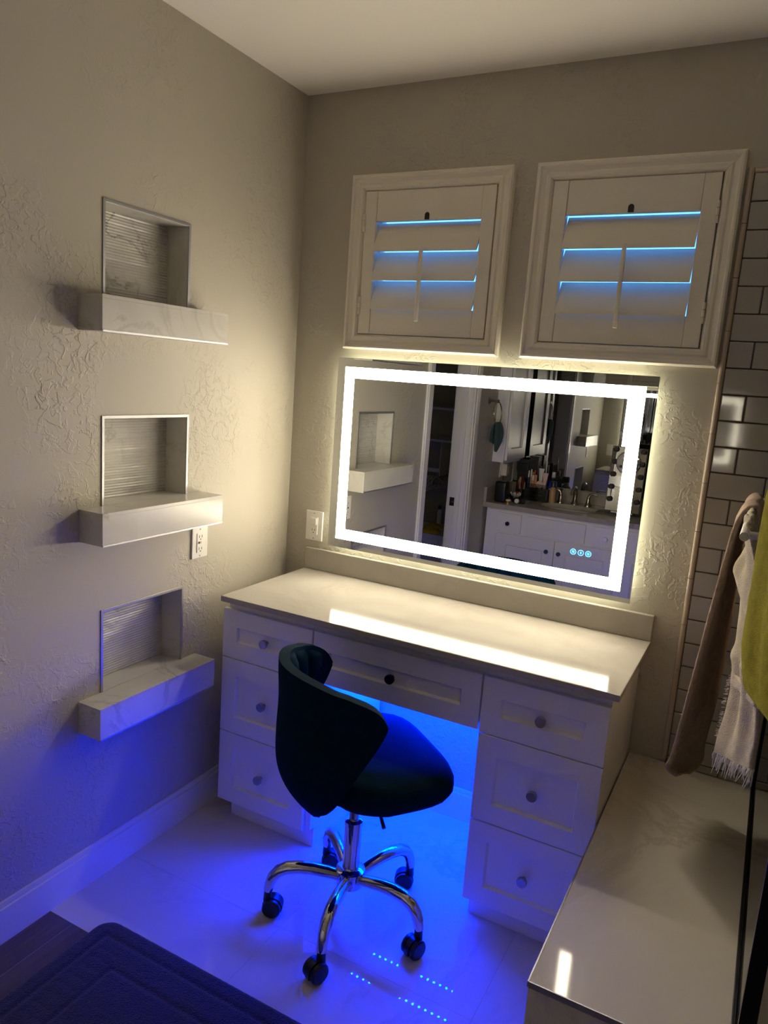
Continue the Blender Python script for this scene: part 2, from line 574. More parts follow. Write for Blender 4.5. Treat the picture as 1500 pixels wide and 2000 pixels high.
def shutter(w, wi, panel, hinge_left, lab):
    x0, x1, z0, z1 = panel
    win = thing('window_%d' % wi, lab[0], 'window', (w[0], 0, w[2]), kind='structure')
    del win['category']
    casing(w, win)
    bx('pane', 'glass', (w[0] + 0.045, w[1] - 0.045, 0.10, 0.104, w[2] + 0.045, w[3] - 0.045), win, 0)
    bx('sash', 'trim', (w[0] + 0.045, w[0] + 0.075, 0.085, 0.12, w[2] + 0.045, w[3] - 0.045), win, 0.002)
    bx('sash', 'trim', (w[1] - 0.075, w[1] - 0.045, 0.085, 0.12, w[2] + 0.045, w[3] - 0.045), win, 0.002)
    bx('sash', 'trim', (w[0] + 0.075, w[1] - 0.075, 0.085, 0.12, w[2] + 0.045, w[2] + 0.075), win, 0.002)
    bx('sash', 'trim', (w[0] + 0.075, w[1] - 0.075, 0.085, 0.12, w[3] - 0.075, w[3] - 0.045), win, 0.002)
    t = thing('plantation_shutter', lab[1], 'shutter', (x0, -0.01, z0), 'plantation shutters over the lit mirror')
    ya, yb = -0.016, 0.012
    SW = 0.047
    for a, b in ((x0, x0 + SW), (x1 - SW, x1)):
        bx('stile', 'shutter', (a, b, ya, yb, z0, z1), t, 0.0025)
    # top rail with a half-round notch for the rod
    bm = bmesh.new()
    xm = (x0 + x1) / 2
    box(bm, x0 + SW + 0.0006, x1 - SW - 0.0006, ya + 0.002, yb - 0.002, 2.174, z1, 0.002)
    finish('top_rail', bm, 'shutter', t, smooth=False)
    bm = bmesh.new()
    pts = [(-0.009, 2.1745), (-0.009, 2.190)] + [(-0.009 * cos(a), 2.190 + 0.009 * sin(a)) for a in [pi * k / 8 for k in range(1, 8)]] + [(0.009, 2.190), (0.009, 2.1745)]
    f = bm.faces.new([bm.verts.new((xm + a, ya + 0.0022, c)) for a, c in pts])
    r = bmesh.ops.extrude_face_region(bm, geom=[f])
    for v in [g for g in r['geom'] if isinstance(g, bmesh.types.BMVert)]:
        v.co.y -= 0.001
    finish('rod_notch', bm, 'slot', t)
    bx('bottom_rail', 'shutter', (x0 + SW + 0.0006, x1 - SW - 0.0006, ya + 0.002, yb - 0.002, z0, 1.872), t, 0.002)
    # louvers: elliptical blades, top edge leaning outwards
    for k, zc in enumerate((2.120, 2.020, 1.920)):
        bm = bmesh.new()
        tilt = radians(25)
        hw, ht = 0.0580, 0.0055
        pr = []
        for i in range(16):
            a = 2 * pi * i / 16
            s, q = hw * cos(a), ht * sin(a)
            pr.append(Vector((0, s * sin(tilt) - q * cos(tilt), s * cos(tilt) + q * sin(tilt))))
        va = [bm.verts.new(p + Vector((x0 + SW + 0.0015, -0.002, zc))) for p in pr]
        vb = [bm.verts.new(p + Vector((x1 - SW - 0.0015, -0.002, zc))) for p in pr]
        for i in range(16):
            bm.faces.new((va[i], va[(i + 1) % 16], vb[(i + 1) % 16], vb[i]))
        bm.faces.new(va); bm.faces.new(list(reversed(vb)))
        finish('louver', bm, 'shutter', t)
    bm = bmesh.new()
    box(bm, xm - 0.0065, xm + 0.0065, -0.047, -0.035, 1.828, 2.080, 0.003)
    finish('tilt_rod', bm, 'shutter', t)
    hx = x0 if hinge_left else x1
    for zc in (z0 + 0.10, z1 - 0.11):
        bm = bmesh.new()
        for q in range(3):
            tube(bm, [(hx, ya - 0.002, zc - 0.03 + 0.021 * q), (hx, ya - 0.002, zc - 0.011 + 0.021 * q)], 0.005, 10)
        finish('hinge', bm, 'shutter', t)

shutter(W1, 1, (0.2825, 0.7770, 1.7800, 2.2765), True,
        ('smaller left window with white moulded casing above the mirror', 'white louvered shutter over left window, hinged on its left'))
shutter(W2, 2, (0.9690, 1.4620, 1.7800, 2.2765), False,
        ('right window with white moulded casing beside the tiled wall', 'white louvered shutter over right window, hinged on its right'))

# ------------------------------------------------------------------ niches and marble shelves on the left wall
pos_word = ['top', 'middle', 'bottom']
for k, (n, s) in enumerate(zip(NICHE, SHELF)):
    y0, y1, z0, z1 = n
    t = thing('wall_niche', '%s recessed wall niche with ribbed stone back and metal edging' % pos_word[k], 'niche', (0, (y0 + y1) / 2, z0), 'wall niches on the left wall')
    # ribbed back: rows of horizontal ribs as real relief
    bm = bmesh.new()
    nr = 62
    rows = []
    for i in range(nr + 1):
        zz = z0 + (z1 - z0) * i / nr
        d = 0.0030 if i % 2 else 0.0
        d *= random.uniform(0.6, 1.1)
        rows.append([(-NDEEP + 0.003 + d * random.uniform(0.7, 1.0), y0 + (y1 - y0) * j / 10, zz) for j in range(11)])
    top_vs = grid(bm, rows)
    e = bmesh.ops.extrude_face_region(bm, geom=list(bm.faces))
    for v in [g for g in e['geom'] if isinstance(g, bmesh.types.BMVert)]:
        v.co.x = -NDEEP - 0.012
    finish('ribbed_back', bm, 'ribbed', t, smooth=False)
    bx('side_panel', 'shelf', (-NDEEP, -0.001, y1 - 0.008, y1 - 0.0002, z0, z1), t, 0.0005)
    bx('side_panel', 'shelf', (-NDEEP, -0.001, y0 + 0.0002, y0 + 0.008, z0, z1), t, 0.0005)
    bx('top_panel', 'shelf', (-NDEEP, -0.001, y0 + 0.008, y1 - 0.008, z1 - 0.008, z1 - 0.0002), t, 0.0005)
    e = 0.0075
    bx('edge_trim', 'silver', (-0.006, 0.0035, y0 - 0.001, y0 + e, z0, z1 + 0.001), t, 0.0008)
    bx('edge_trim', 'silver', (-0.006, 0.0035, y1 - e, y1 + 0.001, z0, z1 + 0.001), t, 0.0008)
    bx('edge_trim', 'silver', (-0.0055, 0.0036, y0 + e, y1 - e, z1 - e, z1 + 0.0012), t, 0.0008)
    y0s, y1s, zb, zt = s
    t = thing('marble_shelf', '%s floating marble-tile shelf below its wall niche' % pos_word[k], 'shelf', (0, (y0s + y1s) / 2, zb), 'floating marble shelves')
    th = 0.010
    X = SHELF_OUT
    bx('core', 'grout', (0.0, X - th, y0s + th, y1s - th, zb + th, zt - th), t, 0)
    bm = bmesh.new()
    # top slab runs out of the niche: a T in plan
    box(bm, 0.0, X, y0s, y1s, zt - th, zt, 0.0008)
    box(bm, -NDEEP + 0.004, 0.0, n[0] + 0.009, n[1] - 0.009, zt - th, zt + 0.0002, 0.0)
    finish('top_slab', bm, 'shelf', t, smooth=False)
    bx('front_tile', 'shelf', (X - th, X, y0s, y1s, zb, zt - th), t, 0.0008)
    bx('end_tile', 'shelf', (0.0, X - th, y0s, y0s + th, zb, zt - th), t, 0.0008)
    bx('end_tile', 'shelf', (0.0, X - th, y1s - th, y1s, zb, zt - th), t, 0.0008)
    bx('bottom_tile', 'shelf', (0.0, X - th, y0s + th, y1s - th, zb, zb + th), t, 0.0008)
    bx('metal_edge_trim', 'silver', (X - 0.001, X + 0.0012, y0s + 0.001, y1s, zb - 0.001, zb + 0.0045), t, 0.0004)

# ------------------------------------------------------------------ outlets
def plate_screw(bm, c, ax, out):
    lathe(bm, [(0.003, 0), (0.003, out * 0.001), (0.0015, out * 0.0016)], c, ax, 10)

t = thing('gfci_outlet', 'white outlet plate with reset buttons on left wall below middle shelf', 'outlet', (0, -0.53, 1.02))
bx('plate', 'plate', (0.0, 0.007, -0.5675, -0.4915, 0.9675, 1.077), t, 0.002)
bx('receptacle', 'plate', (0.007, 0.0095, -0.5465, -0.5125, 0.988, 1.056), t, 0.001)
for zc in (1.043, 1.001):
    for dy in (-0.007, 0.006):
        bx('slot', 'slot', (0.0094, 0.0099, -0.5295 + dy - 0.001, -0.5295 + dy + 0.001, zc - 0.004, zc + 0.005), t, 0)
    bm = bmesh.new()
    lathe(bm, [(0.0022, 0), (0.0022, 0.0006)], (0.0094, -0.5295, zc - 0.009), 'x', 10)
    finish('ground_slot', bm, 'slot', t)
for dy in (-0.007, 0.007):
    bx('reset_button', 'slot' if dy < 0 else 'plate', (0.0094, 0.0108, -0.5295 + dy - 0.0045, -0.5295 + dy + 0.0045, 1.019, 1.026), t, 0.0004)
for zc in (0.976, 1.069):
    bm = bmesh.new(); plate_screw(bm, (0.007, -0.5295, zc), 'x', 1); finish('screw', bm, 'silver', t)

t = thing('switch_outlet', 'white plate with rocker switch and socket left of the mirror', 'outlet', (0.133, 0, 1.02))
bx('plate', 'plate', (0.0945, 0.1715, -0.007, 0.0, 0.966, 1.085), t, 0.002)
bx('receptacle', 'plate', (0.116, 0.150, -0.0095, -0.007, 0.991, 1.060), t, 0.001)
bx('rocker', 'plate', (0.120, 0.146, -0.014, -0.0095, 1.030, 1.057), t, 0.002)
for dx in (-0.006, 0.006):
    bx('slot', 'slot', (0.133 + dx - 0.001, 0.133 + dx + 0.001, -0.0099, -0.0094, 1.006, 1.014), t, 0)
bm = bmesh.new(); lathe(bm, [(0.0022, 0), (0.0022, -0.0006)], (0.133, -0.0094, 0.999), 'y', 10); finish('ground_slot', bm, 'slot', t)
for zc in (0.975, 1.076):
    bm = bmesh.new(); plate_screw(bm, (0.133, -0.007, zc), 'y', -1); finish('screw', bm, 'silver', t)

# ------------------------------------------------------------------ desk: two drawer cabinets, centre drawer, worktop, backsplash
knob_me = None
def knob(x, y, z, parent, mat='nickel', out=-1, r=0.0155):
    bm = bmesh.new()
    prof = [(0.006, 0.0), (0.0055, 0.010), (0.0075, 0.014), (r, 0.017), (r, 0.026), (r * 0.93, 0.0285)]
    lathe(bm, [(a, out * b) for a, b in prof], (x, y, z), 'y', 20)
    ob = finish('knob', bm, mat, None)
    del ob['_o']
    ob.parent = parent
    o = parent
    off = Vector((0, 0, 0))
    # parent part carries only a parent-inverse, so its world matrix is the identity
    return ob


def shaker_front(bm, x0, x1, yf, yb, z0, z1, rail, rec=0.010, out=-1):
    """five-piece front; yf is the front plane, the recessed panel sits rec deeper"""
    a = [(x0, z0), (x1, z0), (x1, z1), (x0, z1)]
    i = [(x0 + rail, z0 + rail), (x1 - rail, z0 + rail), (x1 - rail, z1 - rail), (x0 + rail, z1 - rail)]
    c = 0.0055
    j = [(x0 + rail + c, z0 + rail + c), (x1 - rail - c, z0 + rail + c), (x1 - rail - c, z1 - rail - c), (x0 + rail + c, z1 - rail - c)]
    o = [(x0 + 0.0015, z0 + 0.0015), (x1 - 0.0015, z0 + 0.0015), (x1 - 0.0015, z1 - 0.0015), (x0 + 0.0015, z1 - 0.0015)]
    V = lambda pts, y: [bm.verts.new((p[0], y, p[1])) for p in pts]
    rings = [V(a, yb), V(a, yf - out * 0.0015), V(o, yf), V(i, yf), V(j, yf - out * rec)]
    for p, q in zip(rings, rings[1:]):
        for k in range(4):
            bm.faces.new((p[k], p[(k + 1) % 4], q[(k + 1) % 4], q[k]))
    bm.faces.new(rings[-1])
    bm.faces.new(list(reversed(rings[0])))


def drawer(x0, x1, z0, z1, parent, rail=0.06, kmat='nickel', kz=None):
    bm = bmesh.new()
    shaker_front(bm, x0, x1, -0.500, -0.482, z0, z1, rail)
    d = finish('drawer', bm, 'cab', parent, smooth=False)
    kz = kz if kz is not None else (z0 + z1) / 2
    knob((x0 + x1) / 2, -0.4925, kz, d, kmat)
    return d

FF = 0.8313
def cabinet(x0, x1, dx0, dx1, tx0, label):
    t = thing('drawer_cabinet', label, 'cabinet', ((x0 + x1) / 2, -0.25, 0), 'white drawer cabinets of the desk')
    bm = bmesh.new()
    box(bm, x0, x1, -0.482, -0.014, 0.0754, FF, 0.0015)
    finish('body', bm, 'cab', t, smooth=False)
    bx('toe_kick', 'cab', (tx0, x1 - (0.0 if tx0 < 0.5 else 0.002), -0.458, -0.03, 0.0, 0.0752), t, 0.001)
    for z0, z1 in ((0.6235, 0.7991), (0.3465, 0.6200), (0.0754, 0.3430)):
        drawer(dx0, dx1, z0, z1, t)
    return t
cabinet(0.108, 0.489, 0.0966, 0.4675, 0.1287, 'left white three-drawer cabinet of the desk, beside the niches')
cabinet(1.066, 1.4235, 1.0612, 1.4235, 1.0711, 'right white three-drawer cabinet of the desk, against the stone bench')

t = thing('centre_drawer_unit', 'wide white single drawer unit over the knee space', 'drawer', (0.777, -0.25, 0.655), )
bm = bmesh.new()
box(bm, 0.4895, 1.0655, -0.4815, -0.02, 0.6415, FF, 0.001)
finish('body', bm, 'cab', t, smooth=False)
drawer(0.4725, 1.0562, 0.6270, 0.7991, t, kz=0.713, kmat='black')

bm = bmesh.new()
box(bm, 0.1058, 1.4464, -0.529, -0.0005, FF, 0.8513, 0.002)
tag(finish('worktop', bm, 'quartz', smooth=False), 'white polished quartz worktop lying across the desk cabinets', 'worktop')
bm = bmesh.new()
box(bm, 0.1058, 1.4464, -0.020, -0.0005, 0.8515, 0.9368, 0.003)
tag(finish('backsplash', bm, 'quartz', smooth=False), 'low white quartz backsplash under the lit mirror', 'backsplash')

# blue light strip under the centre drawer
t = thing('led_strip', 'blue diode light strip fixed under the centre drawer', 'light strip', (0.777, -0.16, 0.652))
ZL = 0.6400
for y in (-0.104, -0.238):
    bx('tape', 'tape', (0.50, 1.055, y - 0.005, y + 0.005, ZL, 0.6414), t, 0)
bx('tape', 'tape', (1.045, 1.055, -0.233, -0.109, ZL - 0.0002, 0.6414), t, 0)
bm = bmesh.new()
for y in (-0.104, -0.238):
    for k in range(21):
        x = 0.513 + k * 0.0262
        box(bm, x - 0.0025, x + 0.0025, y - 0.0025, y + 0.0025, ZL - 0.0014, ZL - 0.0002)
tag(finish('diodes', bm, 'led', t, smooth=False), kind='stuff')

# ------------------------------------------------------------------ lit mirror
m0, m1, mz0, mz1 = 0.2188, 1.3675, 0.9661, 1.6885
t = thing('lit_mirror', 'wide rectangular mirror with glowing white light band over the desk', 'mirror', (0.79, -0.02, mz0))
bx('mirror_pane', 'mirror', (m0, m1, -0.035, -0.0325, mz0, mz1), t, 0)
bx('glass_edge', 'edge', (m0 - 0.0006, m1 + 0.0006, -0.0324, -0.0302, mz0 - 0.0006, mz1 + 0.0006), t, 0)
bx('housing', 'silver', (m0 + 0.055, m1 - 0.055, -0.030, -0.001, mz0 + 0.055, mz1 - 0.055), t, 0.001)
fo = (m0 + 0.034, m1 - 0.034, mz0 + 0.034, mz1 - 0.033)
fi = (m0 + 0.0735, m1 - 0.0735, mz0 + 0.074, mz1 - 0.073)
bm = bmesh.new()
A = [(fo[0], fo[2]), (fo[1], fo[2]), (fo[1], fo[3]), (fo[0], fo[3])]
B = [(fi[0], fi[2]), (fi[1], fi[2]), (fi[1], fi[3]), (fi[0], fi[3])]
va = [bm.verts.new((x, -0.0352, z)) for x, z in A]
vb = [bm.verts.new((x, -0.0352, z)) for x, z in B]
wa = [bm.verts.new((x, -0.0355, z)) for x, z in A]
wb_ = [bm.verts.new((x, -0.0355, z)) for x, z in B]
for k in range(4):
    q = (k + 1) % 4
    bm.faces.new((wa[k], wa[q], wb_[q], wb_[k]))
    bm.faces.new((va[k], vb[k], vb[q], va[q]))
    bm.faces.new((va[k], va[q], wa[q], wa[k]))
    bm.faces.new((vb[k], wb_[k], wb_[q], vb[q]))
tag(finish('light_band', bm, 'frame_light', t, smooth=False), 'glowing frosted light band')
bm = bmesh.new()
a = 0.036
for dims in ((m0 + a - 0.002, m0 + a, mz0 + a, mz1 - a), (m1 - a, m1 - a + 0.002, mz0 + a, mz1 - a)):
    box(bm, dims[0], dims[1], -0.026, -0.008, dims[2], dims[3])
for dims in ((mz0 + a - 0.002, mz0 + a), (mz1 - a, mz1 - a + 0.002)):
    box(bm, m0 + a, m1 - a, -0.026, -0.008, dims[0], dims[1])
tag(finish('back_light', bm, 'halo_light', t, smooth=False), 'hidden warm light strip behind the pane')
for k, xc in enumerate((1.1700, 1.1950, 1.2195)):
    bm = bmesh.new()
    zc, y = 1.1052, -0.0356
    def ring(r0_, r1_, cx, cz, n=28):
        p = [bm.verts.new((cx + r0_ * cos(2 * pi * i / n), y, cz + r0_ * sin(2 * pi * i / n))) for i in range(n)]
        q = [bm.verts.new((cx + r1_ * cos(2 * pi * i / n), y, cz + r1_ * sin(2 * pi * i / n))) for i in range(n)]
        for i in range(n):
            bm.faces.new((p[i], p[(i + 1) % n], q[(i + 1) % n], q[i]))
    def quad(*pts):
        bm.faces.new([bm.verts.new((xc + a_, y, zc + b_)) for a_, b_ in pts])
    ring(0.0082, 0.0096, xc, zc)
    if k == 0:      # demist symbol: three wavy strokes
        for d in (-0.003, 0, 0.003):
            pts = [(d + 0.0010 * sin(s * 1.4), -0.004 + s * 0.0016) for s in range(6)]
            for (a1, b1), (a2, b2) in zip(pts, pts[1:]):
                quad((a1 - 0.0006, b1), (a1 + 0.0006, b1), (a2 + 0.0006, b2), (a2 - 0.0006, b2))
    elif k == 1:    # brightness up and down arrows
        quad((-0.0035, 0.0012), (0.0035, 0.0012), (0.0, 0.0045))
        quad((-0.0035, -0.0012), (0.0, -0.0045), (0.0035, -0.0012))
    else:           # colour symbol: small sun
        ring(0.0016, 0.0026, xc, zc, 16)
        for i in range(8):
            a_ = 2 * pi * i / 8
            c_, s_ = cos(a_), sin(a_)
            quad((0.0036 * c_ - 0.0004 * s_, 0.0036 * s_ + 0.0004 * c_), (0.0056 * c_ - 0.0004 * s_, 0.0056 * s_ + 0.0004 * c_),
                 (0.0056 * c_ + 0.0004 * s_, 0.0056 * s_ - 0.0004 * c_), (0.0036 * c_ + 0.0004 * s_, 0.0036 * s_ - 0.0004 * c_))
    finish('touch_button', bm, 'button', t, smooth=False)

# ------------------------------------------------------------------ swivel chair
CX, CY, FACE = 0.764, -0.681, radians(51)
chair = thing('swivel_chair', 'dark navy velvet shell chair on a chrome five-star castor base', 'chair', (CX, CY, 0))
def rim_r(z):
    t_ = min(max((0.565 - z) / 0.205, 0), 1)
    return 0.238 + 0.006 * sin(pi * min(max((0.75 - z) / 0.3, 0), 1)) - 0.125 * t_ ** 2.3 + 0.008 * min(max((z - 0.70) / 0.1, 0), 1)
def interp(tab, x):
    for (a, b), (c, d) in zip(tab, tab[1:]):
        if x <= c:
            f = (x - a) / (c - a)
            return b + (d - b) * f
    return tab[-1][1]
UP = [(0, 0.838), (9, 0.838), (23, 0.836), (32, 0.833), (40, 0.828), (50, 0.819), (57.4, 0.815), (70, 0.797), (77, 0.781), (81.5, 0.762), (84.2, 0.740)]
LO = [(0, 0.352), (8, 0.364), (18, 0.390), (33, 0.425), (46, 0.460), (52.6, 0.490), (57, 0.521), (65, 0.586), (72, 0.635), (78, 0.676), (82, 0.704), (84.2, 0.728)]
WMAX = 84.2
def shell_pt(phi, z, inset=0.0):
    a = FACE + pi + radians(phi)
    r = rim_r(z) - inset
    return Vector((CX + r * cos(a), CY + r * sin(a), z))
bm = bmesh.new()
rows = []
NS = 18
for j in range(NS + 1):
    s = j / NS
    r = []
    for i in range(-33, 34):
        ph = WMAX * i / 33
        lo, hi = interp(LO, abs(ph)), interp(UP, abs(ph))
        r.append(shell_pt(ph, lo + (hi - lo) * s))
    rows.append(r)
grid(bm, rows)
back = finish('backrest', bm, 'velvet', chair, angle=180)
md = back.modifiers.new('padding', 'SOLIDIFY'); md.thickness = 0.030; md.offset = -1.0; md.use_even_offset = True
md = back.modifiers.new('round', 'BEVEL'); md.width = 0.012; md.segments = 3; md.limit_method = 'ANGLE'; md.angle_limit = radians(50)
md = back.modifiers.new('soft', 'SUBSURF'); md.levels = 1; md.render_levels = 1
# inner padding with vertical channels
bm = bmesh.new()
rows = []
for j in range(NS + 1):
    s = j / NS
    r = []
    for i in range(0, 113):
        ph = -74 + 148 * i / 112
        lo, hi = interp(LO, abs(ph)) + 0.12, interp(UP, abs(ph)) - 0.012
        lo = max(min(lo, hi - 0.05), 0.54)
        fl = abs(sin(pi * (i / 112) * 9))
        ed = min(1.0, 6 * s, 6 * (1 - s) + 0.25)
        r.append(shell_pt(ph, lo + (hi - lo) * s, 0.024 + 0.026 * (fl ** 0.5) * ed))
    rows.append(r)
grid(bm, rows)
pad = finish('channelled_padding', bm, 'velvet', chair, angle=180)
md = pad.modifiers.new('depth', 'SOLIDIFY'); md.thickness = 0.012; md.offset = 1.0
# seat cushion
def seat_r(a, half=0.243):
    n = 4.2
    d = (abs(cos(a)) ** n + abs(sin(a)) ** n) ** (-1 / n) * half
    if cos(a) < 0:
        w = min(1, -cos(a) * 1.6)
        d = d * (1 - w) + 0.180 * w
    return d
bm = bmesh.new()
prof = [(0.55, 0.452), (0.86, 0.462), (0.965, 0.478), (1.0, 0.502), (0.992, 0.528), (0.955, 0.546), (0.86, 0.556), (0.55, 0.561), (0.2, 0.562)]
rings = []
for f, z in prof:
    ring_ = []
    for k in range(48):
        a = 2 * pi * k / 48
        r = seat_r(a) * f
        zz = z
        if z < 0.5:
            zz = z + 0.006 * cos(a)
        ring_.append(bm.verts.new((CX + r * cos(a + FACE + 0.0), CY + r * sin(a + FACE + 0.0), zz)))
    rings.append(ring_)
for a, b in zip(rings, rings[1:]):
    for k in range(48):
        bm.faces.new((a[k], a[(k + 1) % 48], b[(k + 1) % 48], b[k]))
bm.faces.new(list(reversed(rings[0]))); bm.faces.new(rings[-1])
finish('seat', bm, 'velvet', chair, angle=60)
bm = bmesh.new()
box(bm, CX - 0.07, CX + 0.07, CY - 0.06, CY + 0.06, 0.432, 0.458, 0.006)
finish('tilt_plate', bm, 'black', chair)
bm = bmesh.new()
tube(bm, [(CX + 0.05, CY - 0.02, 0.44), (CX + 0.110, CY - 0.060, 0.425), (CX + 0.142, CY - 0.086, 0.396)], [0.0045, 0.0045, 0.006], 10)
finish('height_lever', bm, 'black', chair)
bm = bmesh.new()
tube(bm, [(CX, CY, 0.315), (CX, CY, 0.44)], 0.0145, 20)
finish('gas_piston', bm, 'nickel', chair)
bm = bmesh.new()
lathe(bm, [(0.0255, 0.150), (0.0255, 0.310), (0.0275, 0.312), (0.0275, 0.324), (0.020, 0.327)], (CX, CY, 0), 'z', 28)
finish('column', bm, 'chrome', chair)
bm = bmesh.new()
lathe(bm, [(0.034, 0.108), (0.040, 0.113), (0.040, 0.152), (0.044, 0.156), (0.044, 0.164), (0.032, 0.170)], (CX, CY, 0), 'z', 28)
finish('hub', bm, 'chrome', chair)

leg_path = [(0.030, 0.138), (0.070, 0.149), (0.115, 0.157), (0.155, 0.160), (0.190, 0.156), (0.215, 0.144), (0.232, 0.124), (0.241, 0.100), (0.245, 0.078)]
leg_rad = [0.0170, 0.0178, 0.0186, 0.0190, 0.0190, 0.0185, 0.0172, 0.0158, 0.0142]
bm = bmesh.new()
tube(bm, [(a, 0, b) for a, b in leg_path], leg_rad, 16)
bmesh.ops.recalc_face_normals(bm, faces=bm.faces)
leg_me = bpy.data.meshes.new('leg'); bm.to_mesh(leg_me); bm.free()
leg_me.materials.append(MT['chrome'])
for p in leg_me.polygons: p.use_smooth = True
leg_me.set_sharp_from_angle(angle=radians(50))
bm = bmesh.new()
# castor: hood, stem and twin wheels
tube(bm, [(0, 0, 0.045), (0, 0, 0.084)], [0.0135, 0.0115], 14)
hood = []
for s in (-0.0085, 0.0085):
    ring_ = []
    for k in range(13):
        a = radians(-25 + 230 * k / 12)
        ring_.append((0.017 + 0.031 * cos(a), s, 0.0285 + 0.031 * sin(a)))
    hood.append([bm.verts.new(q) for q in ring_])
for k in range(12):
    bm.faces.new((hood[0][k], hood[0][k + 1], hood[1][k + 1], hood[1][k]))
bm.faces.new(hood[0]); bm.faces.new(list(reversed(hood[1])))
for s in (-1, 1):
    lathe(bm, [(0.012, s * 0.0095), (0.0255, s * 0.0095), (0.0285, s * 0.0125), (0.0285, s * 0.0215), (0.0245, s * 0.026), (0.010, s * 0.027)], (0.017, 0, 0.0287), 'y', 24)
bmesh.ops.recalc_face_normals(bm, faces=bm.faces)
cas_me = bpy.data.meshes.new('castor'); bm.to_mesh(cas_me); bm.free()
cas_me.materials.append(MT['black'])
for p in cas_me.polygons: p.use_smooth = True
cas_me.set_sharp_from_angle(angle=radians(40))
for ang, sw in ((138, 20), (66, 205), (209.5, 20), (356, 250), (283, 250)):
    lg = bpy.data.objects.new('leg', leg_me)
    col.objects.link(lg)
    lg.parent = chair
    lg.rotation_euler = (0, 0, radians(ang))
    cs = bpy.data.objects.new('castor', cas_me)
    col.objects.link(cs)
    cs.parent = lg
    cs.location = (0.245, 0, 0)
    cs.rotation_euler = (0, 0, radians(sw - ang))

# ------------------------------------------------------------------ bath mat
bm = bmesh.new()
X0, X1, Y0, Y1, RC = 0.179, 1.03, -1.66, -1.077, 0.055
nx, ny = 150, 104
def groove(x, y):
    dx = min(x - X0, X1 - x); dy = min(y - Y0, Y1 - y)
    h = 0.016
    d = min(dx, dy)
    if d < 0.016:
        h -= 0.012 * (1 - d / 0.016) ** 2
    h -= 0.0045 * math.exp(-((min(dx, dy * 1.0) - 0.056) / 0.006) ** 2)
    q = min(dx - 0.105, dy - 0.08)
    h -= 0.0045 * math.exp(-((q - 0.056) / 0.006) ** 2)
    # stitched dashes between the two frames
    if 0.075 < dx < 0.15 and dy > 0.1 and (y * 28) % 1 < 0.35:
        h -= 0.0012
    return h
vs = []
for j in range(ny + 1):
    r = []
    for i in range(nx + 1):
        x = X0 + (X1 - X0) * i / nx
        y = Y0 + (Y1 - Y0) * j / ny
        px, py = x, y
        ex = max(X0 + RC - x, x - (X1 - RC), 0); ey = max(Y0 + RC - y, y - (Y1 - RC), 0)
        if ex > 0 and ey > 0:
            m_ = max(ex, ey); l_ = math.hypot(ex, ey); k = m_ / l_
            px = x + (1 - k) * ex * (1 if x < X0 + RC else -1)
            py = y + (1 - k) * ey * (1 if y < Y0 + RC else -1)
        r.append((px, py, groove(x, y) + random.uniform(-0.0006, 0.0006)))
    vs.append(r)
g_ = grid(bm, vs)
edge = [g_[0][i] for i in range(nx + 1)] + [g_[j][nx] for j in range(1, ny + 1)] + [g_[ny][i] for i in range(nx - 1, -1, -1)] + [g_[j][0] for j in range(ny - 1, 0, -1)]
low = [bm.verts.new((v.co.x, v.co.y, 0.0006)) for v in edge]
for k in range(len(edge)):
    q = (k + 1) % len(edge)
    bm.faces.new((edge[k], low[k], low[q], edge[q]))
bm.faces.new(low)
tag(finish('bath_mat', bm, 'mat', angle=80), 'dark navy bath mat with embossed border lying on the floor', 'bath mat')

# ------------------------------------------------------------------ stone bench of the shower
BX, BY, BZ = 1.4265, -1.1375, 0.4540
t = thing('stone_bench', 'polished beige marble bench with thin metal edging right of the desk', 'bench', (2.0, -0.57, 0))
bx('top_slab', 'bench', (BX + 0.001, XR - 0.001, BY + 0.001, -0.001, BZ - 0.012, BZ), t, 0)
bx('front_panel', 'bench', (BX + 0.002, XR - 0.001, BY + 0.003, BY + 0.015, 0.0005, BZ - 0.0125), t, 0.0005)
bx('side_panel', 'bench', (BX + 0.002, BX + 0.014, BY + 0.0155, -0.001, 0.0005, BZ - 0.0125), t, 0.0005)
bx('core', 'grout', (BX + 0.0145, XR - 0.002, BY + 0.0155, -0.002, 0.0005, BZ - 0.0125), t, 0)
bx('edge_trim', 'silver', (BX - 0.0006, BX + 0.003, BY, -0.485, BZ - 0.0125, BZ + 0.0008), t, 0.0005)
bx('edge_trim', 'silver', (BX + 0.003, XR - 0.001, BY - 0.001, BY + 0.0024, BZ - 0.0125, BZ + 0.0008), t, 0.0005)

# ------------------------------------------------------------------ framed shower glass and towel bar
t = thing('shower_screen', 'clear glass shower screen in dark bronze frame standing on the bench', 'shower screen', (1.805, -0.57, BZ))
bx('glass_pane', 'glass', (1.8020, 1.8080, -1.122, -0.022, BZ + 0.008, 2.05), t, 0)
bx('wall_channel', 'bronze', (1.7970, 1.8130, -0.030, -0.0135, BZ + 0.0005, 2.06), t, 0.001)
bm = bmesh.new()
box(bm, 1.7950, 1.8010, -1.122, -0.031, BZ + 0.0005, BZ + 0.012, 0.0008)
box(bm, 1.8090, 1.8150, -1.122, -0.031, BZ + 0.0005, BZ + 0.012, 0.0008)
finish('bottom_channel', bm, 'black', t)
bx('sill_strip', 'silver', (1.8012, 1.8088, -1.122, -0.031, BZ + 0.0005, BZ + 0.0075), t, 0.0005)
bx('top_rail', 'bronze', (1.7960, 1.8140, -1.122, -0.0135, 2.0505, 2.072), t, 0.001)
bx('post', 'bronze', (1.8000, 1.8280, -1.137, -1.1225, BZ + 0.001, 2.072), t, 0.0015)

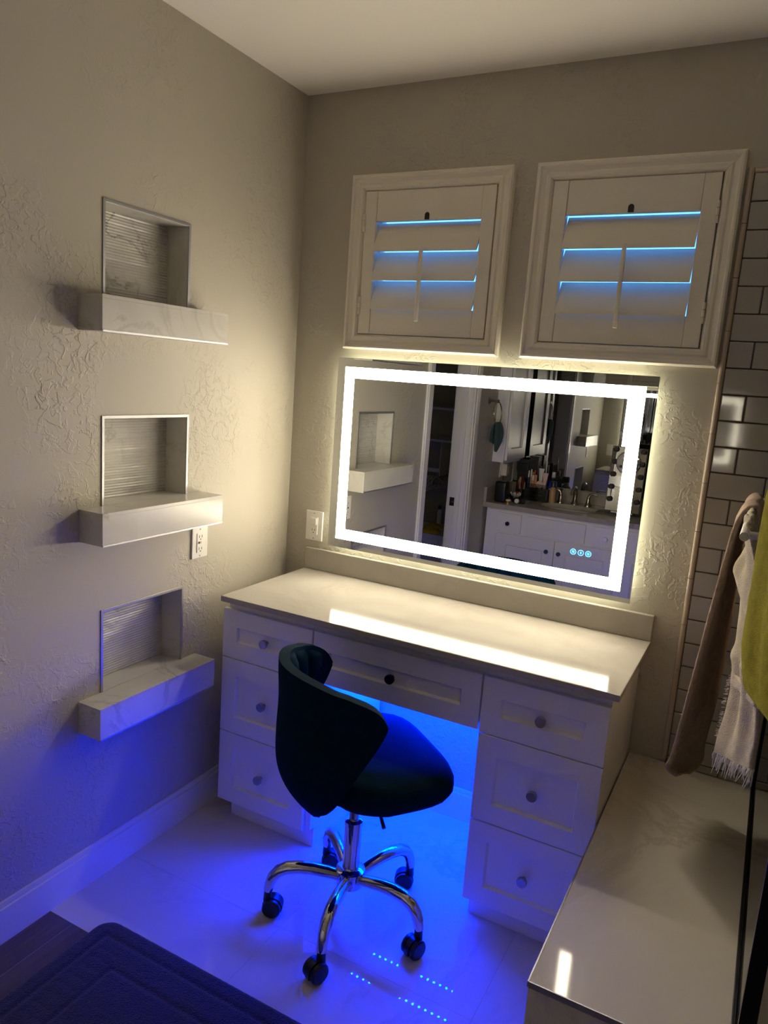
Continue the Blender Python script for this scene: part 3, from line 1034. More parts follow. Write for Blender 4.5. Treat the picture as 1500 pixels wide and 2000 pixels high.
TBX, TBZ = 1.6800, 1.3600
t = thing('towel_bar', 'pale towel bar mounted on the shower screen', 'towel bar', (TBX, -0.6, TBZ))
bm = bmesh.new()
tube(bm, [(TBX, -0.10, TBZ), (TBX, -0.80, TBZ)], 0.0095, 16)
finish('bar', bm, 'gwhite', t)
for y in (-0.12, -0.77):
    bm = bmesh.new()
    tube(bm, [(TBX + 0.008, y, TBZ), (1.8015, y, TBZ)], [0.008, 0.008], 14)
    lathe(bm, [(0.02, 1.7945), (0.02, 1.8012)], (0, y, TBZ), 'x', 18)
    finish('bracket', bm, 'gwhite', t)


def cat(p, n):
    """Catmull-Rom resampling of a list of point tuples"""
    p = [Vector(q) for q in p]
    out = []
    m_ = len(p) - 1
    for k in range(n + 1):
        u = k / n * m_
        i = min(int(u), m_ - 1)
        f = u - i
        a, b, c, d = p[max(i - 1, 0)], p[i], p[i + 1], p[min(i + 2, m_)]
        out.append(0.5 * ((2 * b) + (c - a) * f + (2 * a - 5 * b + 4 * c - d) * f * f + (3 * b - a - 3 * c + d) * f ** 3))
    return out


def cloth(name, mat, near, far, parent, n=60, m=18, th=0.010, wave=0.006, freq=2.0, jit=0.0012):
    A, B = cat(near, n), cat(far, n)
    bm = bmesh.new()
    rows = []
    for k in range(n + 1):
        r = []
        d = (B[k] - A[k])
        nrm = Vector((d.y, -d.x, 0)).normalized() if d.length > 1e-6 else Vector((1, 0, 0))
        for j in range(m + 1):
            u = j / m
            w = wave * sin(2 * pi * freq * u + 0.04 * k) * min(1, k / 12) * sin(pi * min(1, u * 1.0)) + random.uniform(-jit, jit)
            r.append(A[k] + d * u + nrm * w)
        rows.append(r)
    grid(bm, rows)
    ob = finish(name, bm, mat, parent, angle=180)
    md = ob.modifiers.new('thick', 'SOLIDIFY'); md.thickness = th; md.offset = 0.0
    md = ob.modifiers.new('soft', 'SUBSURF'); md.levels = 1; md.render_levels = 1
    return ob

# brown towel folded over the far part of the bar
t = thing('brown_towel', 'long brown bath towel hanging over bar nearest the tiled wall', 'towel', (TBX, -0.35, 1.0))
near = [(1.606, -0.44, 0.634), (1.577, -0.46, 0.658), (1.587, -0.46, 0.703), (1.602, -0.46, 0.853), (1.617, -0.46, 1.011), (1.632, -0.46, 1.164), (1.647, -0.46, 1.300), (1.659, -0.455, 1.352), (1.680, -0.45, 1.378), (1.701, -0.45, 1.350), (1.704, -0.45, 1.15), (1.712, -0.45, 0.95), (1.716, -0.45, 0.80)]
far = [(1.626, -0.32, 0.592), (1.652, -0.24, 0.600), (1.652, -0.23, 0.665), (1.664, -0.23, 0.780), (1.668, -0.23, 0.977), (1.668, -0.23, 1.125), (1.664, -0.20, 1.300), (1.663, -0.16, 1.354), (1.680, -0.15, 1.379), (1.699, -0.16, 1.350), (1.708, -0.2, 1.15), (1.722, -0.2, 0.95), (1.728, -0.2, 0.80)]
cloth('towel_sheet', 'brown', near, far, t, th=0.013, wave=0.005, freq=1.5)
# cream towel with fringe
t = thing('fringed_towel', 'cream hand towel with woven band and ragged white fringe', 'towel', (TBX, -0.7, 1.0))
near = [(1.688, -0.550, 0.775), (1.689, -0.550, 0.816), (1.697, -0.550, 0.872), (1.702, -0.550, 0.948), (1.698, -0.550, 1.005), (1.691, -0.550, 1.036), (1.697, -0.550, 1.070), (1.693, -0.540, 1.173), (1.687, -0.530, 1.288), (1.679, -0.530, 1.380), (1.701, -0.530, 1.319), (1.712, -0.530, 1.132), (1.718, -0.530, 0.976)]
far = [(1.768, -0.710, 0.828), (1.768, -0.710, 0.859), (1.768, -0.710, 0.908), (1.762, -0.710, 0.967), (1.756, -0.720, 1.005), (1.752, -0.720, 1.036), (1.750, -0.720, 1.081), (1.742, -0.720, 1.182), (1.712, -0.730, 1.297), (1.683, -0.730, 1.380), (1.706, -0.730, 1.317), (1.760, -0.730, 1.130), (1.765, -0.730, 0.974)]
cloth('towel_sheet', 'white_terry', near, far, t, th=0.012, wave=0.008, freq=2)
An, Bn = cat(near, 60), cat(far, 60)
ks = [k for k in range(0, 30) if 0.955 < An[k].z < 1.0]
cloth('woven_band', 'white_terry', [An[k] for k in ks], [Bn[k] for k in ks], t, n=8, m=18, th=0.017, wave=0.0)
flap_n = [(1.671, -0.560, 1.230), (1.666, -0.560, 1.254), (1.687, -0.550, 1.310), (1.683, -0.540, 1.391)]
flap_f = [(1.712, -0.650, 1.146), (1.718, -0.670, 1.203), (1.712, -0.690, 1.297), (1.685, -0.700, 1.391)]
cloth('folded_corner', 'white_terry', flap_n, flap_f, t, n=20, m=12, th=0.010, wave=0.003)
bm = bmesh.new()
for k in range(150):
    u = random.random()
    a = Vector(near[0]).lerp(Vector(far[0]), u) + Vector((random.uniform(-0.006, 0.006), random.uniform(-0.006, 0.006), 0.004))
    ln = random.uniform(0.012, 0.022) if random.random() < 0.8 else random.uniform(0.035, 0.055)
    d = Vector((random.uniform(-0.3, 0.15), random.uniform(-0.3, 0.2), -1)).normalized()
    e = a + d * ln + Vector((random.uniform(-0.003, 0.003), 0, 0))
    tube(bm, [a, a.lerp(e, 0.5) + Vector((random.uniform(-0.003, 0.003), random.uniform(-0.003, 0.003), 0)), e], [0.0011, 0.0010, 0.0006], 4)
for k in range(60):    # short fluff on the left selvedge
    u = random.random()
    a = Vector(near[1]).lerp(Vector(near[4]), u)
    tube(bm, [a, a + Vector((random.uniform(-0.010, -0.004), random.uniform(-0.004, 0.002), random.uniform(-0.006, 0.002)))], [0.001, 0.0006], 4)
tag(finish('fringe', bm, 'fringe', t), kind='stuff')
# olive green towel over the top of the glass
t = thing('green_towel', 'olive green towel draped over the screen in front of the cream towel', 'towel', (1.76, -0.95, 1.6))
near = [(1.730, -0.85, 1.062), (1.722, -0.85, 1.088), (1.713, -0.85, 1.139), (1.710, -0.85, 1.192), (1.711, -0.85, 1.267), (1.710, -0.85, 1.360), (1.711, -0.85, 1.402), (1.713, -0.85, 1.480), (1.730, -0.85, 1.75), (1.765, -0.85, 2.00), (1.785, -0.85, 2.075), (1.805, -0.85, 2.092), (1.824, -0.85, 2.07), (1.832, -0.85, 1.9), (1.838, -0.85, 1.6)]
far = [(1.782, -1.07, 1.080), (1.780, -1.07, 1.105), (1.775, -1.07, 1.150), (1.772, -1.07, 1.20), (1.770, -1.07, 1.27), (1.769, -1.07, 1.36), (1.768, -1.07, 1.402), (1.768, -1.07, 1.48), (1.773, -1.07, 1.75), (1.780, -1.07, 2.00), (1.788, -1.07, 2.075), (1.805, -1.07, 2.092), (1.823, -1.07, 2.07), (1.829, -1.07, 1.9), (1.832, -1.07, 1.6)]
cloth('towel_sheet', 'green_terry', near, far, t, n=80, th=0.013, wave=0.004, freq=1.5)

# ================================================================== the side of the room seen in the mirror
VF = -2.400            # vanity face
CZ = 0.840             # counter height
t = thing('bathroom_vanity', 'long white vanity cabinet with doors opposite the desk', 'cabinet', (0.78, -2.68, 0))
bx('body', 'cab', (0.022, 1.55, VF - 0.018, YF + 0.002, 0.09, 0.8065), t, 0.0015)
bx('toe_kick', 'cab', (0.03, 1.54, VF - 0.075, YF + 0.05, 0.0, 0.0895), t, 0.001)
def vfront(name, x0, x1, z0, z1, rail, kn=None, kmat='black'):
    bm = bmesh.new()
    if rail:
        shaker_front(bm, x0, x1, VF, VF - 0.018, z0, z1, rail, out=1)
    else:
        box(bm, x0, x1, VF - 0.018, VF, z0, z1, 0.002)
    d = finish(name, bm, 'cab', t, smooth=False)
    if kn:
        knob(kn[0], VF - 0.001, kn[1], d, kmat, 1, 0.014)
    return d
vfront('drawer', 0.106, 0.275, 0.651, 0.782, 0, (0.188, 0.714))
vfront('false_front', 0.318, 0.706, 0.652, 0.782, 0)
vfront('drawer', 0.750, 0.918, 0.652, 0.782, 0, (0.840, 0.712), 'ceramic')
vfront('door', 0.108, 0.515, 0.12, 0.640, 0.075, (0.470, 0.568), 'blue')
vfront('door', 0.519, 0.918, 0.12, 0.640, 0.075, (0.553, 0.565), 'blue')
vfront('drawer', 0.960, 1.235, 0.652, 0.782, 0, (1.10, 0.714))
vfront('drawer', 1.245, 1.520, 0.652, 0.782, 0, (1.38, 0.714))
vfront('door', 0.960, 1.235, 0.12, 0.640, 0.06, (1.205, 0.568))
vfront('door', 1.245, 1.520, 0.12, 0.640, 0.06, (1.275, 0.568))

t = thing('vanity_counter', 'grey veined stone counter with oval sink on the vanity', 'counter', (0.78, -2.66, 0.807))
bm = bmesh.new()
x0, x1, y0, y1 = 0.002, 1.57, YF + 0.002, -2.380
cx, cy, ax, ay = 0.53, -2.655, 0.200, 0.145
NN = 64
inner, outer = [], []
for k in range(NN):
    a = 2 * pi * k / NN
    inner.append((cx + ax * cos(a), cy + ay * sin(a)))
    dx, dy = cos(a), sin(a)
    ts = []
    if dx > 1e-6: ts.append((x1 - cx) / dx)
    if dx < -1e-6: ts.append((x0 - cx) / dx)
    if dy > 1e-6: ts.append((y1 - cy) / dy)
    if dy < -1e-6: ts.append((y0 - cy) / dy)
    tt = min(ts)
    outer.append([cx + dx * tt, cy + dy * tt])
for c in ((x0, y0), (x1, y0), (x1, y1), (x0, y1)):
    k = min(range(NN), key=lambda q: (outer[q][0] - c[0]) ** 2 + (outer[q][1] - c[1]) ** 2)
    outer[k] = list(c)
R_ = []
for pts, z in ((inner, CZ - 0.033), (inner, CZ), (outer, CZ), (outer, CZ - 0.033)):
    R_.append([bm.verts.new((p[0], p[1], z)) for p in pts])
for a, b in zip(R_, R_[1:] + R_[:1]):
    for k in range(NN):
        bm.faces.new((a[k], a[(k + 1) % NN], b[(k + 1) % NN], b[k]))
finish('counter_slab', bm, 'granite', t, angle=30)
bm = bmesh.new()
rings = []
for f, d in ((1.03, 0.034), (0.99, 0.036), (0.93, 0.08), (0.78, 0.12), (0.45, 0.145), (0.12, 0.15)):
    rings.append([bm.verts.new((cx + ax * f * cos(2 * pi * k / NN), cy + ay * f * sin(2 * pi * k / NN), CZ - d)) for k in range(NN)])
for a, b in zip(rings, rings[1:]):
    for k in range(NN):
        bm.faces.new((a[k], a[(k + 1) % NN], b[(k + 1) % NN], b[k]))
bm.faces.new(rings[-1])
finish('sink_basin', bm, 'ceramic', t)
bx('side_splash', 'granite', (0.001, 0.021, YF + 0.022, -2.382, CZ + 0.0005, 0.942), t, 0.002)
bx('back_splash', 'granite', (0.0215, 1.57, YF + 0.002, YF + 0.021, CZ + 0.0005, 0.926), t, 0.002)

# faucet
t = thing('faucet', 'brushed nickel widespread faucet behind the vanity sink', 'faucet', (0.515, -2.82, CZ))
bm = bmesh.new()
lathe(bm, [(0.027, 0), (0.027, 0.006), (0.020, 0.014), (0.016, 0.03)], (0.515, -2.845, CZ), 'z', 20)
tube(bm, cat([(0.515, -2.845, CZ + 0.02), (0.515, -2.845, CZ + 0.075), (0.515, -2.830, CZ + 0.112), (0.515, -2.795, CZ + 0.122), (0.515, -2.755, CZ + 0.108), (0.515, -2.732, CZ + 0.080)], 24), [0.0155 - 0.0045 * k / 24 for k in range(25)], 14)
finish('spout', bm, 'nickel', t)
for s in (-1, 1):
    bm = bmesh.new()
    xx = 0.515 + s * 0.097
    lathe(bm, [(0.025, 0), (0.025, 0.006), (0.018, 0.018), (0.012, 0.05), (0.013, 0.062)], (xx, -2.825, CZ), 'z', 20)
    tube(bm, cat([(xx, -2.825, CZ + 0.055), (xx + s * 0.008, -2.825, CZ + 0.080), (xx + s * 0.030, -2.822, CZ + 0.090), (xx + s * 0.062, -2.818, CZ + 0.084)], 12), [0.0115 - 0.006 * k / 12 for k in range(13)], 12)
    finish('handle', bm, 'nickel', t)

# large wall mirror over the vanity
t = thing('vanity_mirror', 'large frameless wall mirror above the vanity sink', 'mirror', (0.78, YF, 0.93))
bx('mirror_pane', 'mirror', (0.012, 1.50, YF + 0.001, YF + 0.006, 0.930, 2.02), t, 0)
bx('glass_edge', 'edge', (0.011, 1.501, YF + 0.0003, YF + 0.001, 0.929, 2.021), t, 0)

# wall cabinet on the left wall beside the vanity mirror
t = thing('wall_cabinet', 'narrow white wall cabinet with framed door beside the vanity mirror', 'cabinet', (0, -2.7, 1.11))
bx('body', 'cab', (0.0005, 0.075, -2.900, -2.482, 1.110, 1.95), t, 0.0015)
bx('face_frame', 'cab', (0.0755, 0.085, -2.905, -2.474, 1.102, 1.96), t, 0.0015)
bm = bmesh.new()
shaker_front(bm, -2.895, -2.490, 0, 0.016, 1.125, 1.945, 0.075, 0.012, out=-1)
bmesh.ops.rotate(bm, verts=bm.verts, cent=(0, 0, 0), matrix=Matrix(((0, -1, 0), (1, 0, 0), (0, 0, 1))))
bmesh.ops.translate(bm, verts=bm.verts, vec=(0.103, 0, 0))
finish('door', bm, 'cab', t, smooth=False)

# towel ring with a dark teal hand towel
t = thing('towel_ring', 'brushed nickel towel ring on the wall beside the vanity', 'towel ring', (0, -2.31, 1.52))
bm = bmesh.new()
lathe(bm, [(0.024, 0.0005), (0.024, 0.006), (0.016, 0.012), (0.009, 0.016), (0.008, 0.05), (0.012, 0.056), (0.012, 0.066), (0.004, 0.070)], (0, -2.32, 1.525), 'x', 18)
finish('post', bm, 'nickel', t)
bm = bmesh.new()
tube(bm, [(0.060 + 0.012 * (1 - cos(2 * pi * k / 36)) * 0.5, -2.32 + 0.076 * sin(2 * pi * k / 36), 1.447 + 0.076 * cos(2 * pi * k / 36)) for k in range(36)], 0.0045, 10, closed=True)
finish('ring', bm, 'nickel', t)
t = thing('teal_hand_towel', 'dark teal hand towel pulled through the towel ring', 'towel', (0.07, -2.32, 1.3))
near = [(0.076, -2.300, 1.195), (0.082, -2.262, 1.260), (0.085, -2.248, 1.320), (0.082, -2.262, 1.368), (0.072, -2.275, 1.384), (0.060, -2.265, 1.365), (0.054, -2.250, 1.31), (0.054, -2.24, 1.265)]
far = [(0.080, -2.325, 1.190), (0.090, -2.385, 1.262), (0.092, -2.395, 1.325), (0.084, -2.375, 1.372), (0.072, -2.365, 1.388), (0.060, -2.375, 1.365), (0.054, -2.36, 1.31), (0.054, -2.33, 1.24)]
cloth('towel_sheet', 'teal_terry', near, far, t, n=40, m=20, th=0.008, wave=0.005, freq=2.5)

# outlet with two chargers on the left wall over the vanity
t = thing('vanity_outlet', 'white outlet plate over the vanity counter, behind two chargers', 'outlet', (0, -2.72, 1.04))
bx('plate', 'plate', (0.0005, 0.006, -2.775, -2.665, 0.985, 1.095), t, 0.002)
bx('receptacle', 'plate', (0.006, 0.008, -2.762, -2.728, 1.005, 1.075), t, 0.001)
bx('receptacle', 'plate', (0.006, 0.008, -2.712, -2.678, 1.005, 1.075), t, 0.001)
def charger(y, z, h, d, label):
    t = thing('charger', label, 'charger', (0.008, y, z), 'white chargers plugged in over the vanity')
    bx('body', 'gwhite', (0.0085, 0.0085 + d, y - 0.017, y + 0.017, z - h / 2, z + h / 2), t, 0.004)
    bm = bmesh.new()
    tube(bm, cat([(0.02, y, z - h / 2), (0.025, y, z - h / 2 - 0.03), (0.035, y - 0.02, 0.90), (0.05, y - 0.03, CZ + 0.003)], 14), 0.0018, 6)
    finish('cable', bm, 'black', t)
charger(-2.695, 1.040, 0.085, 0.040, 'taller white charger plugged in above the black speaker')
charger(-2.745, 1.030, 0.060, 0.036, 'shorter white charger plugged in next to the makeup')

# things on the vanity counter
bm = bmesh.new()
box(bm, 0.055, 0.135, -2.520, -2.440, CZ + 0.0015, 0.985, 0.014, 3)
t = thing('speaker', 'black rounded speaker box at the left end of the vanity', 'speaker', (0.095, -2.48, CZ))
finish('body', bm, 'black', t)
bx('foot', 'black', (0.065, 0.125, -2.51, -2.45, CZ + 0.0002, CZ + 0.003), t, 0.001)

t = thing('swab_bowl', 'small bowl heaped with white cotton swabs in front of the makeup', 'bowl', (0.175, -2.55, CZ))
bm = bmesh.new()
lathe(bm, [(0.022, 0.0003), (0.024, 0.004), (0.040, 0.03), (0.047, 0.05), (0.045, 0.05), (0.037, 0.030), (0.02, 0.008)], (0.175, -2.55, CZ), 'z', 24)
finish('bowl', bm, 'acrylic', t)
for k in range(26):
    a = random.uniform(0, 2 * pi)
    bm = bmesh.new()
    p = Vector((0.175 + 0.012 * cos(a), -2.55 + 0.012 * sin(a), CZ + 0.010))
    r = random.uniform(0.022, 0.042)
    q = Vector((0.175 + r * cos(a), -2.55 + r * sin(a), CZ + random.uniform(0.055, 0.075)))
    tube(bm, [p, p.lerp(q, 0.85), p.lerp(q, 0.88), q], [0.0011, 0.0011, 0.0026, 0.0022], 6)
    finish('cotton_swab', bm, 'ceramic', t)

def pot(name, label, cat_, c, prof, mat, lid=None, lidmat='black', axis='z', group=None):
    t = thing(name, label, cat_, c, group)
    bm = bmesh.new(); lathe(bm, prof, c, axis, 20); finish('body', bm, mat, t)
    if lid:
        bm = bmesh.new(); lathe(bm, lid, c, axis, 20); finish('cap', bm, lidmat, t)
    return t
pot('cream_jar', 'small pale gold jar beside the cotton swabs', 'jar', (0.142, -2.485, CZ), [(0.018, 0.0003), (0.019, 0.010), (0.019, 0.014)], 'gold', [(0.0195, 0.0142), (0.0195, 0.022), (0.018, 0.0235)], 'gwhite')
t = thing('lotion_bottle', 'clear bottle lying down with its white cap toward the sink', 'bottle', (0.21, -2.50, CZ))
bm = bmesh.new(); lathe(bm, [(0.012, -0.050), (0.020, -0.045), (0.020, 0.025), (0.014, 0.032)], (0.222, -2.515, CZ + 0.0205), 'x', 20); finish('body', bm, 'acrylic', t)
bm = bmesh.new(); lathe(bm, [(0.013, 0.0), (0.015, 0.002), (0.015, 0.016), (0.013, 0.018)], (0.205, -2.495, CZ + 0.0205), 'y', 20); finish('cap', bm, 'ceramic', t)
pot('red_lipstick', 'red capped lipstick pot behind the cotton swab bowl', 'lipstick', (0.165, -2.62, CZ), [(0.014, 0.0003), (0.014, 0.035)], 'black', [(0.0155, 0.0352), (0.0155, 0.060), (0.013, 0.063)], 'red')
# clear tiered organiser
t = thing('makeup_organiser', 'clear acrylic makeup organiser with drawers beside the sink', 'organiser', (0.265, -2.76, CZ))
ox0, ox1, oy0, oy1 = 0.185, 0.345, -2.83, -2.705
bx('case', 'acrylic', (ox0, ox1, oy0, oy1 - 0.004, CZ + 0.0003, CZ + 0.095), t, 0.002)
for z in (CZ + 0.006, CZ + 0.050):
    bx('drawer', 'acrylic', (ox0 + 0.004, ox1 - 0.004, oy1 - 0.0038, oy1, z, z + 0.040), t, 0.001)
bm = bmesh.new()
box(bm, ox0, ox1, oy0, oy0 + 0.003, CZ + 0.0955, CZ + 0.150); box(bm, ox0, ox1, oy1 - 0.006, oy1 - 0.003, CZ + 0.0955, CZ + 0.125)
box(bm, ox0, ox0 + 0.003, oy0 + 0.003, oy1 - 0.006, CZ + 0.0955, CZ + 0.150); box(bm, ox1 - 0.003, ox1, oy0 + 0.003, oy1 - 0.006, CZ + 0.0955, CZ + 0.150)
finish('top_tray', bm, 'acrylic', t)
z0 = CZ + 0.0962
for x, y, r, h, m_, lb in ((0.200, -2.725, 0.006, 0.115, 'blue', 'navy and silver makeup pencil'), (0.214, -2.735, 0.006, 0.125, 'tan', 'tall tan makeup pencil'),
                           (0.232, -2.728, 0.011, 0.085, 'tan', 'short tan concealer tube'), (0.252, -2.726, 0.009, 0.090, 'orange', 'peach lip gloss tube'),
                           (0.225, -2.79, 0.007, 0.115, 'red', 'slim red lip liner'), (0.300, -2.80, 0.006, 0.190, 'silver', 'long silver brush handle'),
                           (0.255, -2.80, 0.012, 0.150, 'black', 'black mascara tube')):
    pot('makeup_tube', lb + ' standing in the clear organiser', 'makeup', (x, y, z0), [(r, 0.0), (r, h * 0.6)], m_, [(r * 0.9, h * 0.602), (r * 0.9, h * 0.97), (r * 0.6, h)], 'gwhite' if m_ in ('blue', 'tan') else m_, group='makeup in the organiser')
def squeeze(x, y, h, w, mat, label):
    t = thing('cream_tube', label, 'tube', (x, y, z0), 'makeup in the organiser')
    bm = bmesh.new()
    rings = []
    for s in range(8):
        f = s / 7
        a, b = w * (0.55 + 0.45 * f), w * 0.55 * (1 - f) + 0.0015
        rings.append([bm.verts.new((x + a * cos(2 * pi * k / 20), y + b * sin(2 * pi * k / 20), z0 + 0.022 + (h - 0.022) * f)) for k in range(20)])
    for a, b in zip(rings, rings[1:]):
        for k in range(20):
            bm.faces.new((a[k], a[(k + 1) % 20], b[(k + 1) % 20], b[k]))
    bm.faces.new(list(reversed(rings[0]))); bm.faces.new(rings[-1])
    finish('body', bm, mat, t)
    bm = bmesh.new(); lathe(bm, [(w * 0.5, 0), (w * 0.55, 0.003), (w * 0.55, 0.0215)], (x, y, z0), 'z', 18); finish('cap', bm, 'gwhite', t)
squeeze(0.275, -2.770, 0.135, 0.020, 'gwhite', 'tall white squeeze tube in the middle of the organiser')
squeeze(0.316, -2.735, 0.110, 0.020, 'pink', 'pale pink squeeze tube at the organiser end nearest the sink')
squeeze(0.205, -2.80, 0.100, 0.016, 'yellow', 'yellow squeeze tube at the back of the organiser')
t = thing('powder_compact', 'round pale pink powder compact leaning on the organiser front', 'compact', (0.285, -2.722, z0))
bm = bmesh.new(); lathe(bm, [(0.024, 0.0), (0.026, 0.002), (0.026, 0.008), (0.024, 0.010)], (0.285, -2.7240, z0 + 0.0265), 'y', 28); finish('lid', bm, 'pink', t)
bm = bmesh.new(); lathe(bm, [(0.026, -0.006), (0.026, -0.0005)], (0.285, -2.7240, z0 + 0.0265), 'y', 28); finish('base', bm, 'gwhite', t)
# dark boxes behind
for x0_, x1_, h, lb in ((0.075, 0.152, 0.275, 'shorter tall black box behind the makeup'), (0.156, 0.225, 0.305, 'taller black box behind the makeup organiser')):
    t = thing('black_box', lb, 'box', ((x0_ + x1_) / 2, -2.885, CZ), 'black boxes behind the makeup')
    bx('body', 'black', (x0_, x1_, -2.922, -2.850, CZ + 0.0003, CZ + h - 0.03), t, 0.002)
    bx('lid', 'black', (x0_ - 0.001, x1_ + 0.001, -2.923, -2.849, CZ + h - 0.0298, CZ + h), t, 0.002)
pot('foundation_bottle', 'brown and black pump bottle right of the organiser', 'bottle', (0.372, -2.765, CZ), [(0.021, 0.0003), (0.022, 0.006), (0.022, 0.100), (0.012, 0.112)], 'tan', [(0.0215, 0.1122), (0.0215, 0.150), (0.019, 0.153)], 'black')
pot('perfume_bottle', 'clear glass perfume bottle beside the black box', 'bottle', (0.335, -2.885, CZ), [(0.028, 0.0003), (0.030, 0.004), (0.030, 0.15), (0.010, 0.165)], 'acrylic', [(0.013, 0.1655), (0.013, 0.200), (0.011, 0.204)], 'gwhite')
pot('soap_dispenser', 'short black dispenser bottle next to the faucet', 'bottle', (0.398, -2.895, CZ), [(0.014, 0.0003), (0.015, 0.05), (0.008, 0.060)], 'black', [(0.007, 0.0605), (0.007, 0.085), (0.012, 0.087), (0.012, 0.094)], 'black')
t = thing('makeup_brush_cup', 'black cup of makeup brushes between speaker and organiser', 'cup', (0.150, -2.74, CZ))
bm = bmesh.new(); lathe(bm, [(0.026, 0.0003), (0.028, 0.002), (0.031, 0.075), (0.028, 0.075), (0.025, 0.006)], (0.150, -2.74, CZ), 'z', 22); finish('cup', bm, 'black', t)
for k in range(7):
    a = k * 0.9
    bm = bmesh.new()
    p = Vector((0.150 + 0.008 * cos(a), -2.74 + 0.008 * sin(a), CZ + 0.01)); q = p + Vector((0.02 * cos(a), 0.02 * sin(a), 0.11 + 0.02 * (k % 3)))
    tube(bm, [p, p.lerp(q, 0.7), p.lerp(q, 0.72), p.lerp(q, 0.9), q], [0.003, 0.0025, 0.005, 0.008, 0.004], 10)
    finish('brush', bm, 'burgundy' if k % 2 else 'tan', t)

# bulb-lit makeup mirror with a round magnifier
t = thing('makeup_mirror', 'standing makeup mirror framed by unlit round bulbs on the vanity', 'mirror', (0.87, -2.67, CZ))
bx('base', 'bulb', (0.715, 1.00, -2.73, -2.60, CZ + 0.0003, CZ + 0.008), t, 0.002)
bx('case', 'bulb', (0.757, 0.985, -2.690, -2.664, CZ + 0.020, 1.288), t, 0.002)
bx('neck', 'silver', (0.80, 0.94, -2.685, -2.668, CZ + 0.0082, CZ + 0.0198), t, 0.001)
bx('mirror_pane', 'mirror', (0.761, 0.981, -2.6638, -2.6620, CZ + 0.024, 1.284), t, 0)
for x in (0.782, 0.960):
    for k in range(5):
        bm = bmesh.new()
        lathe(bm, [(0.010, 0.0), (0.012, 0.003), (0.017, 0.010), (0.0175, 0.018), (0.013, 0.027), (0.004, 0.031)], (x, -2.6618, 0.940 + 0.0825 * k), 'y', 18)
        finish('bulb', bm, 'bulb', t)
tm = thing('magnifying_mirror', 'small round magnifying mirror stuck on the bulb-lit makeup mirror', 'mirror', (0.87, -2.655, 1.186))
bm = bmesh.new()
lathe(bm, [(0.060, 0.0), (0.074, 0.002), (0.078, 0.008), (0.078, 0.014), (0.074, 0.016)], (0.872, -2.6615, 1.188), 'y', 40)
finish('rim', bm, 'chrome', tm)
bm = bmesh.new()
lathe(bm, [(0.073, 0.0), (0.073, 0.0012), (0.05, 0.0032), (0.02, 0.0046)], (0.872, -2.6450, 1.188), 'y', 40)
finish('lens', bm, 'mirror', tm)

for root in (t, tm):      # the mirror leans back on its neck
    for o in root.children:
        if o.name.split('.')[0] in ('base', 'neck'):
            continue
        for v in o.data.vertices:
            v.co.y += (v.co.x - 0.757) * 0.09 - max(0.0, v.co.z - (CZ + 0.02)) * 0.08

# ------------------------------------------------------------------ closet contents, seen dimly through the doorway
for z, lb in ((1.425, 'upper white closet shelf seen through the doorway'), (1.175, 'lower white closet shelf above the hanging rod')):
    tag(bx('closet_shelf', 'trim', (-1.149, -WT - 0.002, -3.379, -3.0, z - 0.018, z), None, 0.001), lb, 'shelf', 'closet shelves')
t = thing('hanging_rod', 'white closet rod carrying hangers under the lower shelf', 'rod', (-0.87, -3.0, 0.93))
bm = bmesh.new(); tube(bm, [(-1.149, -3.0, 0.93), (-0.602, -3.0, 0.93)], 0.015, 14); finish('rod', bm, 'trim', t)
bx('end_bracket', 'trim', (-0.602, -0.594, -3.379, -2.975, 0.89, 1.156), t, 0.001)
for k in range(8):
    x = -0.63 - 0.030 * k
    t = thing('clothes_hanger', 'white plastic clothes hanger on the closet rod', 'hanger', (x, -3.0, 0.93), 'hangers on the closet rod')
    bm = bmesh.new()
    tube(bm, [(x, -3.0 + 0.018 * sin(a), 0.93 + 0.0005 + 0.018 * cos(a)) for a in [radians(-100 + 25 * q) for q in range(12)]], 0.002, 6)
    tube(bm, cat([(x, -3.0, 0.910), (x, -3.0, 0.885)], 3), 0.002, 6)
    finish('hook', bm, 'gwhite', t)
    bm = bmesh.new()
    tube(bm, [(x, -3.0, 0.885), (x, -2.80, 0.80), (x, -2.80, 0.785), (x, -3.20, 0.785), (x, -3.20, 0.80)], 0.004, 8, closed=True)
    finish('hanger_body', bm, 'gwhite', t)
for k, (m_, lb) in enumerate((('clothes', 'dark garment hanging deep in the closet'), ('grey_cloth', 'charcoal garment hanging deep in the closet'), ('clothes', 'black garment hanging next to the closet corner'))):
    x = -0.90 - 0.08 * k
    near = [(x - 0.02, -2.80, 0.52), (x - 0.02, -2.80, 0.65), (x - 0.015, -2.80, 0.78), (x, -2.97, 0.88), (x + 0.015, -2.80, 0.78), (x + 0.02, -2.80, 0.65), (x + 0.02, -2.80, 0.52)]
    far = [(a, -3.20 if abs(b + 2.8) < 0.01 else -3.03, c) for a, b, c in near]
    ob = cloth('hanging_garment', m_, near, far, None, n=30, m=12, th=0.004, wave=0.004)
    tag(ob, lb, 'garment', 'garments in the closet')
t = thing('low_dresser', 'low pale dresser inside the closet under the hangers', 'dresser', (-0.64, -2.8, 0))
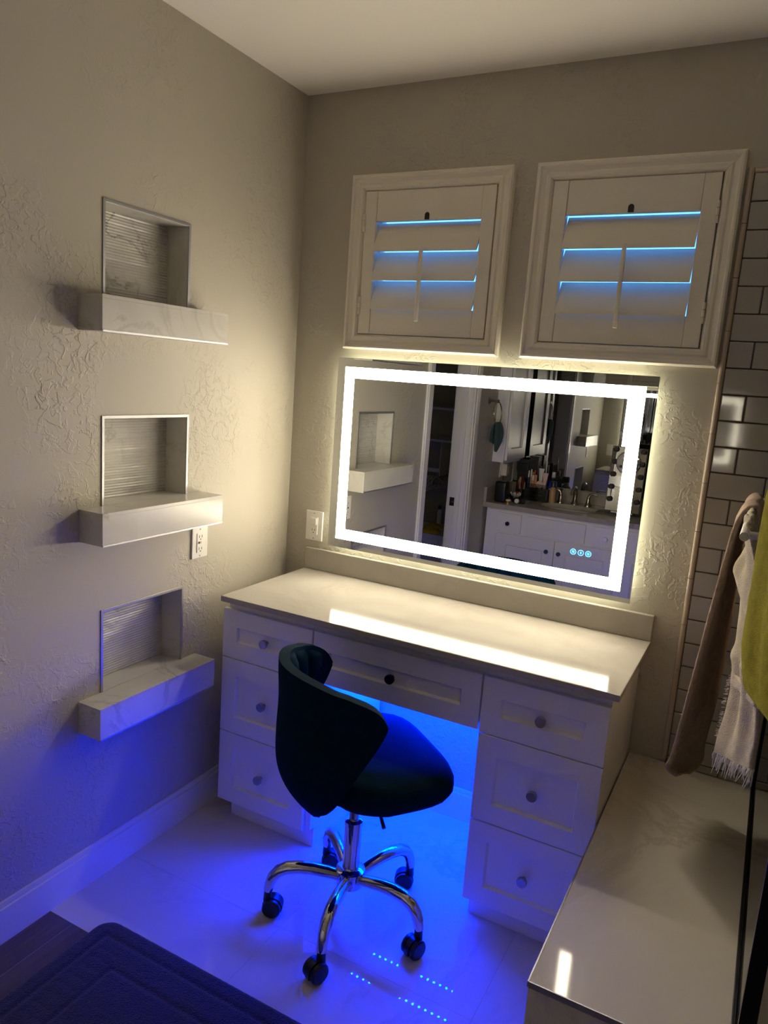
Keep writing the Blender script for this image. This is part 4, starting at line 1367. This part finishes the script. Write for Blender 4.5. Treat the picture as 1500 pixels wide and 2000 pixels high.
bx('body', 'trim', (-0.94, -0.36, -3.02, -2.622, 0.0, 0.478), t, 0.002)
bx('top', 'trim', (-0.96, -0.351, -3.03, -2.600, 0.4785, 0.500), t, 0.002)
for z0_, z1_ in ((0.26, 0.465), (0.03, 0.25)):
    d = bx('drawer', 'trim', (-0.92, -0.40, -2.6215, -2.610, z0_, z1_), t, 0.002)
    knob(-0.66, -2.6105, (z0_ + z1_) / 2, d, 'nickel', 1, 0.013)
def heap(name, label, cat_, c, rx, ry, h, mat):
    bm = bmesh.new()
    rows = []
    for j in range(9):
        f = j / 8
        rows.append([(c[0] + rx * (1 - f ** 2.2) * cos(2 * pi * k / 24) * (1 + 0.12 * sin(3 * k + j)), c[1] + ry * (1 - f ** 2.2) * sin(2 * pi * k / 24) * (1 + 0.10 * sin(2 * k + 2 * j)), c[2] + 0.0005 + h * f * (1 + 0.15 * sin(k * 0.9) * (1 - f))) for k in range(25)])
    for r in rows:
        r[-1] = r[0]
    grid(bm, rows)
    bmesh.ops.remove_doubles(bm, verts=bm.verts, dist=1e-5)
    return tag(finish(name, bm, mat, angle=70), label, cat_)
heap('folded_shirt', 'yellow crumpled shirt at the front of the closet dresser', 'shirt', (-0.505, -2.675, 0.50), 0.085, 0.06, 0.045, 'yellow')
heap('folded_shirt', 'yellow folded cloth behind the crumpled shirt on the dresser', 'shirt', (-0.545, -2.87, 0.50), 0.09, 0.06, 0.035, 'yellow')
heap('grey_sweater', 'grey sweater lying beside the yellow shirt on the dresser', 'sweater', (-0.40, -2.80, 0.50), 0.04, 0.06, 0.03, 'grey_cloth')
heap('burgundy_scarf', 'burgundy cloth heap at the back of the closet dresser', 'scarf', (-0.44, -2.95, 0.50), 0.05, 0.05, 0.13, 'burgundy')
pot('spray_can', 'slim white spray can standing on the closet dresser', 'can', (-0.565, -2.975, 0.50), [(0.018, 0.0003), (0.018, 0.12), (0.012, 0.13)], 'gwhite', [(0.014, 0.1302), (0.014, 0.155), (0.011, 0.158)], 'blue')

for o in bpy.data.objects:
    if '_o' in o:
        del o['_o']
